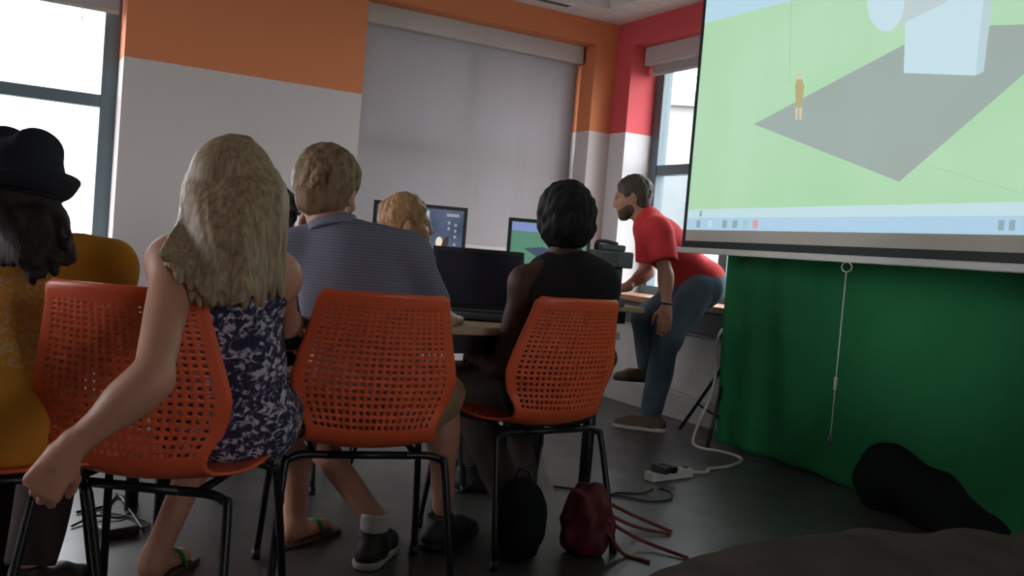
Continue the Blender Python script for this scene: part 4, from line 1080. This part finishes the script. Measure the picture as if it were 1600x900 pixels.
B.build('sleeveless_top', 0.007, M['blacktop'], H.root)
B = Blob(); B.ell(J['pelvis'] - UP * 0.02, (0.172, 0.125, 0.115), H.lp, 0.04)
for s_ in 'LR': H.leg(B, s_, 0.008, 'trouser', 0.04)
B.noise = folds(0.004, 42, 26); B.build('trousers', 0.008, M['darktrousers'], H.root)
z = H.s; c = J['head']; A = (H.hr, H.hf, H.hu); B = Blob()
B.ell(c + (H.hu * 0.034 - H.hf * 0.018) * z, (0.098 * z, 0.115 * z, 0.108 * z), A, 0.03)
B.ell(c + (-H.hu * 0.035 - H.hf * 0.035) * z, (0.090 * z, 0.080 * z, 0.070 * z), A, 0.04)
B.ell(c + (H.hf * 0.12 - H.hu * 0.06) * z, (0.085 * z, 0.090 * z, 0.115 * z), A, 0.012, sub=True)
B.noise = locks_noise(0.004, 9, 150); B.build('hair', 0.005, M['hair_black'], H.root)
H.eyes(H.root)
shoe('shoe', J['anL'], hd_(20), M['shoe_dark'], H.root, 1.0); shoe('shoe', J['anR'], hd_(0), M['shoe_dark'], H.root, 1.0)
settle(H)

# --- person in the hat
J = dict(pelvis=P(-30, 665, 2.10), chest=P(52, 490, 2.25), neck=P(38, 400, 2.25), head=P(30, 340, 2.23), face=hd_(8, -6), hup=UP,
         shL=P(-50, 432, 2.24), shR=P(164, 424, 2.30), elL=P(-110, 600, 2.3), elR=P(178, 590, 2.50), wrL=P(-40, 600, 2.55), wrR=P(200, 560, 2.68),
         hipL=P(-70, 675, 2.12), hipR=P(10, 675, 2.12), knL=P(10, 650, 2.50), knR=P(95, 650, 2.46), anL=P(-20, 860, 2.52), anR=P(48, 885, 2.36))
H = person('person in a dark felt hat and mustard yellow shirt with long dark hair', J, 0.98, 1.08)
B = Blob(); H.torso(B); H.head(B)
for s_ in 'LR': H.arm(B, s_); H.leg(B, s_)
H.hand(B, 'L', fwd, -UP, rgt); H.hand(B, 'R', fwd, -UP, -rgt)
B.build('body', 0.007, M['skin_m'], H.root)
B = Blob(); H.torso(B, 0.018); H.arm(B, 'L', 0.016, 0.8); H.arm(B, 'R', 0.016, 0.8)
B.ell(J['pelvis'] + UP * 0.02, (0.20, 0.155, 0.15), H.lp, 0.06)
B.cut(J['pelvis'] - UP * 0.075, (0, 0, -1)); B.noise = folds(0.006, 51, 24)
m_, N_, L_, b_ = M['yellow'], M['yellow'].node_tree.nodes, M['yellow'].node_tree.links, M['yellow'].node_tree.nodes['Principled BSDF']
old = b_.inputs['Base Color'].links[0].from_socket
g_ = N_.new('ShaderNodeNewGeometry'); ds = N_.new('ShaderNodeVectorMath'); ds.operation = 'DISTANCE'; ds.inputs[1].default_value = P(25, 500, 2.12); L_.new(g_.outputs['Position'], ds.inputs[0])
lt_ = N_.new('ShaderNodeMath'); lt_.operation = 'LESS_THAN'; lt_.inputs[1].default_value = 0.135; L_.new(ds.outputs['Value'], lt_.inputs[0])
n_ = N_.new('ShaderNodeTexNoise'); n_.inputs['Scale'].default_value = 95; n_.inputs['Detail'].default_value = 1; L_.new(g_.outputs['Position'], n_.inputs['Vector'])
gt_ = N_.new('ShaderNodeMath'); gt_.operation = 'GREATER_THAN'; gt_.inputs[1].default_value = 0.54; L_.new(n_.outputs[0], gt_.inputs[0])
mu_ = N_.new('ShaderNodeMath'); mu_.operation = 'MULTIPLY'; L_.new(lt_.outputs[0], mu_.inputs[0]); L_.new(gt_.outputs[0], mu_.inputs[1])
mu2 = N_.new('ShaderNodeMath'); mu2.operation = 'MULTIPLY'; mu2.inputs[1].default_value = 0.45; L_.new(mu_.outputs[0], mu2.inputs[0])
mx_ = N_.new('ShaderNodeMix'); mx_.data_type = 'RGBA'; L_.new(mu2.outputs[0], mx_.inputs[0]); L_.new(old, mx_.inputs[6]); mx_.inputs[7].default_value = (0.55, 0.45, 0.36, 1)
L_.new(mx_.outputs[2], b_.inputs['Base Color'])
B.build('yellow_shirt', 0.008, M['yellow'], H.root)
B = Blob(); B.ell(J['pelvis'] - UP * 0.02, (0.178, 0.13, 0.10), H.lp, 0.04)
for s_ in 'LR': H.leg(B, s_, 0.010, 'trouser', 0.04)
B.noise = folds(0.004, 52, 26); B.build('trousers', 0.009, M['darktrousers'], H.root)
c = J['head']; z = H.s; B = Blob()
B.ell(c + (H.hu * 0.02 - H.hf * 0.018) * z, (0.088 * z, 0.108 * z, 0.095 * z), (H.hr, H.hf, H.hu), 0.02)
B.ell(c + (H.hf * 0.12 - H.hu * 0.05) * z, (0.085 * z, 0.085 * z, 0.12 * z), (H.hr, H.hf, H.hu), 0.012, sub=True)
rr = random.Random(11); NL = 64
for i in range(NL):
    f_ = i / (NL - 1); th = math.radians(-105 + 210 * f_)
    dr = -H.hf * math.cos(th) + H.hr * math.sin(th)
    side = c + H.hu * 0.02 * z + dr * 0.093 * z; low_ = c - H.hu * 0.09 * z + dr * 0.088 * z - fwd * 0.03
    ex = 42 + (f_ - 0.5) * 135 + rr.uniform(-8, 8); ey = 432 + rr.uniform(-34, 14) - 40 * abs(f_ - 0.6) * 2
    end = P(ex, ey, 2.04 + 0.05 * abs(f_ - 0.5) * 2)
    low_ = side.lerp(end, 0.36) + dr * 0.006 - fwd * 0.014; mid_ = side.lerp(end, 0.7) - fwd * 0.010 + rgt * rr.uniform(-0.010, 0.010)
    B.chain(spline([c + H.hu * 0.10 * z + dr * 0.02, side, low_, mid_, end], 4), [0.013] * 9 + [0.013, 0.013, 0.012, 0.012] + [0.011, 0.009, 0.007, 0.005], 0.006)
B.build('long_hair', 0.006, M['hair_dark'], H.root)
# hat: pinched crown, upturned brim, cord band
B = Blob(); A = (H.hr, H.hf, H.hu)
hc = c + H.hu * 0.062 * z - H.hf * 0.012 * z
B.ell(hc + H.hu * 0.015, (0.094, 0.114, 0.11), A, 0.02)
B.ell(hc + H.hu * 0.075, (0.066, 0.092, 0.050), A, 0.03)
for sg in (-1, 1): B.ell(hc + H.hu * 0.105 + H.hr * 0.036 * sg, (0.034, 0.085, 0.046), A, 0.015)
B.cone(hc + H.hu * 0.150 - H.hf * 0.16, hc + H.hu * 0.150 + H.hf * 0.16, 0.022, 0.022, 0.02, sub=True)
B.cut(hc - H.hu * 0.012, -H.hu)
hat = B.build('hat', 0.006, M['hat'], H.root)
V, F = [], []; NB = 48; NRR = 6
for i in range(NB):
    th = 2 * math.pi * i / NB
    for j in range(NRR):
        t = j / (NRR - 1); rx = 0.089 + 0.030 * t; ry = 0.109 + 0.042 * t
        sd = abs(math.sin(th))
        lift = 0.055 * t * t * (0.35 + 0.65 * sd) - 0.006
        q = hc + H.hr * rx * math.sin(th) - H.hf * ry * math.cos(th) + H.hu * lift
        V.append(q)
for i in range(NB):
    for j in range(NRR - 1):
        a_ = i * NRR + j; b_ = ((i + 1) % NB) * NRR + j; F.append((a_, b_, b_ + 1, a_ + 1))
br = mesh_obj('brim', V, F, M['hat'], hat, True); so = br.modifiers.new('thickness', 'SOLIDIFY'); so.thickness = 0.006
tube('hat_band', [hc + H.hu * 0.016 + H.hr * 0.0965 * math.sin(a) - H.hf * 0.1165 * math.cos(a) for a in [i * 2 * math.pi / 40 for i in range(41)]], 0.005, M['band'], hat, 6)
shoe('shoe', J['anL'], hd_(10), M['shoe_dark'], H.root, 1.0); shoe('shoe', J['anR'], hd_(20), M['shoe_dark'], H.root, 1.0)
settle(H)

# --- man in red leaning from the window ledge
J = dict(pelvis=P(1096, 440, 5.42), chest=P(1040, 385, 5.34), neck=P(1006, 338, 5.33), head=P(988, 308, 5.33), face=hd_(-82, -14), hup=UP + rgt * 0.05,
         shL=P(1026, 362, 5.18), shR=P(1012, 358, 5.50), elL=P(1040, 428, 5.12), elR=P(1012, 425, 5.56), wrL=P(1041, 480, 5.12), wrR=P(978, 449, 5.46),
         hipL=P(1092, 452, 5.30), hipR=P(1080, 450, 5.52), knL=P(1043, 530, 5.20), knR=P(1008, 498, 5.56), anL=P(1018, 642, 5.47), anR=P(1012, 575, 5.62))
H = person('bearded man in a red t-shirt and jeans leaning on the window ledge', J, 1.02)
B = Blob(); H.torso(B); H.head(B)
for s_ in 'LR': H.arm(B, s_, r=0.95); H.leg(B, s_)
H.hand(B, 'L', P(1036, 520, 5.10) - J['wrL'], P(1045, 500, 5.3) - P(1040, 500, 5.1), -rgt, (0.25, 0.28, 0.3, 0.3)); H.hand(B, 'R', -rgt - UP * 0.25 + fwd * 0.1, -UP, fwd * -1 if False else -fwd, (0.3, 0.3, 0.3, 0.3))
B.build('body', 0.006, M['skin_m'], H.root)
B = Blob(); H.torso(B, 0.016); H.arm(B, 'L', 0.018, 0.72); H.arm(B, 'R', 0.018, 0.72); B.cut(J['pelvis'] - H.up * 0.035, -H.up); B.noise = folds(0.006, 61, 22)
B.ell(J['neck'] + H.up * 0.04, (0.057, 0.057, 0.075), None, 0.01, sub=True)
B.build('red_t_shirt', 0.008, M['redtee'], H.root)
B = Blob(); B.ell(J['pelvis'] - H.up * 0.03, (0.178, 0.128, 0.125), H.lp, 0.04)
for s_ in 'LR': H.leg(B, s_, 0.010, 'trouser', 0.04)
B.noise = folds(0.005, 62, 30); B.build('jeans', 0.008, M['jeans'], H.root)
short_hair(H, M['hair_brown'], H.root, 0.0055, vol=0.006, amp=0.0015, seed=6, n=220, ln=0.035, r0=0.008)
c = J['head']; z = H.s; A = (H.hr, H.hf, H.hu); B = Blob()
B.ell(c + (H.hf * 0.024 - H.hu * 0.050) * z, (0.061 * z, 0.073 * z, 0.066 * z), A, 0.01)
B.ell(c + (H.hf * 0.066 - H.hu * 0.098) * z, (0.028 * z, 0.026 * z, 0.024 * z), A, 0.02)
B.ell(c + (H.hf * 0.085 - H.hu * 0.005) * z, (0.085 * z, 0.080 * z, 0.056 * z), A, 0.01, sub=True)
B.ell(c + (H.hf * 0.105 - H.hu * 0.063) * z, (0.022 * z, 0.022 * z, 0.012 * z), A, 0.004, sub=True)
B.cut(c - H.hf * 0.02 * z, -H.hf); B.noise = locks_noise(0.0015, 8, 150); B.build('beard', 0.005, M['hair_brown'], H.root)
H.eyes(H.root)
tube('wristband', [J['wrL'] + UP * 0.02 + (ux * math.cos(a) + uy * math.sin(a)) * 0.031 for a in [i * 2 * math.pi / 24 for i in range(25)]], 0.006, M['black'], H.root, 6)
shoe('shoe', J['anL'], hd_(-80), M['shoe_brown'], H.root, 1.1, M['shoe_white'])
shoe('shoe', J['anR'], hd_(-100), M['shoe_brown'], H.root, 1.05, M['shoe_dark'], floor_z=J['anR'].z - 0.085)
settle(H)

# --- blond head in profile
J = dict(pelvis=P(600, 590, 3.86), chest=P(605, 455, 3.90), neck=P(617, 402, 3.92), head=P(637, 349, 3.93), face=hd_(80, 2), hup=UP + rgt * 0.05,
         shL=P(640, 430, 4.06), shR=P(585, 432, 3.76), elL=P(660, 505, 4.05), elR=P(600, 515, 3.72), wrL=P(730, 485, 4.02), wrR=P(690, 500, 3.80),
         hipL=P(610, 600, 3.98), hipR=P(600, 600, 3.78), knL=P(760, 590, 3.98), knR=P(745, 595, 3.80), anL=P(750, 715, 3.96), anR=P(740, 725, 3.80))
H = person('strawberry blond person in profile beyond the front table', J, 0.97)
B = Blob(); H.torso(B); H.head(B)
for s_ in 'LR': H.arm(B, s_); H.leg(B, s_)
H.hand(B, 'L', rgt, -UP, -fwd); H.hand(B, 'R', rgt, -UP, fwd)
B.build('body', 0.006, M['skin_f'], H.root)
B = Blob(); H.torso(B, 0.014); H.arm(B, 'L', 0.014, 0.75); H.arm(B, 'R', 0.014, 0.75); B.noise = folds(0.004, 71, 24)
B.ell(J['neck'] + H.up * 0.04, (0.056, 0.056, 0.07), None, 0.01, sub=True)
B.build('t_shirt', 0.008, M['navy'], H.root)
B = Blob(); B.ell(J['pelvis'] - UP * 0.02, (0.175, 0.128, 0.115), H.lp, 0.04)
for s_ in 'LR': H.leg(B, s_, 0.010, 'trouser', 0.04)
B.build('trousers', 0.009, M['darktrousers'], H.root)
short_hair(H, M['hair_straw'], H.root, 0.0045, vol=0.011, amp=0.003, seed=7, n=420, r0=0.0068)
c = J['head']; z = H.s
Blob().ell(c + (-H.hf * 0.125 - H.hu * 0.055) * z, (0.05, 0.05, 0.042), None, 0.01).build('hair_bun', 0.006, M['hair_sand'], H.root)
H.eyes(H.root)
shoe('shoe', J['anL'], rgt, M['shoe_dark'], H.root); shoe('shoe', J['anR'], rgt, M['shoe_dark'], H.root)
settle(H)
put_chair(560, 520, 3.92, 112, 'orange perforated chair under the strawberry blond person')

# --- dark haired person at the monitor table
J = dict(pelvis=P(415, 580, 3.72), chest=P(420, 455, 3.78), neck=P(424, 395, 3.82), head=P(430, 340, 3.86), face=hd_(-25, -4), hup=UP,
         shL=P(370, 415, 3.82), shR=P(472, 420, 3.80), elL=P(355, 480, 4.0), elR=P(485, 480, 4.0), wrL=P(385, 470, 4.2), wrR=P(465, 475, 4.2),
         hipL=P(385, 590, 3.74), hipR=P(445, 590, 3.74), knL=P(370, 570, 4.15), knR=P(450, 572, 4.15), anL=P(365, 690, 4.2), anR=P(450, 698, 4.2))
H = person('dark haired person in black glimpsed behind the blonde girl\'s hair', J, 0.95)
B = Blob(); H.torso(B); H.head(B)
for s_ in 'LR': H.arm(B, s_); H.leg(B, s_)
H.hand(B, 'L', fwd, -UP, rgt); H.hand(B, 'R', fwd, -UP, -rgt)
B.build('body', 0.007, M['skin_m'], H.root)
B = Blob(); H.torso(B, 0.014); H.arm(B, 'L', 0.014, 0.75); H.arm(B, 'R', 0.014, 0.75)
B.ell(J['neck'] + H.up * 0.04, (0.056, 0.056, 0.07), None, 0.01, sub=True)
B.build('t_shirt', 0.008, M['blacktop'], H.root)
B = Blob(); B.ell(J['pelvis'] - UP * 0.02, (0.175, 0.128, 0.115), H.lp, 0.04)
for s_ in 'LR': H.leg(B, s_, 0.010, 'trouser', 0.04)
B.build('trousers', 0.009, M['darktrousers'], H.root)
short_hair(H, M['hair_black'], H.root, 0.006, vol=0.011, amp=0.003, seed=9)
shoe('shoe', J['anL'], fwd, M['shoe_dark'], H.root); shoe('shoe', J['anR'], fwd, M['shoe_dark'], H.root)
settle(H)
put_chair(405, 500, 3.52, 25, 'orange perforated chair under the dark haired person at the monitors')

# pouch on the boy's knee
q = P(438, 568, 2.98)
pch = empty('pouch', (q.x, q.y, q.z - 0.05), 0, 'dark rounded pouch with an orange flap on the khaki knee', 'pouch')
inv = Matrix.Translation(pch.location).inverted()
o = Blob().ell(q, (0.062, 0.05, 0.045), (ux, uy, UP), 0.01).build('body', 0.006, M['blackcloth'], pch); o.matrix_parent_inverse = inv
B = Blob().ell(q + UP * 0.035 - ux * 0.01, (0.035, 0.03, 0.022), (ux, uy, UP), 0.01); o = B.build('flap', 0.005, M['plastic'], pch); o.matrix_parent_inverse = inv
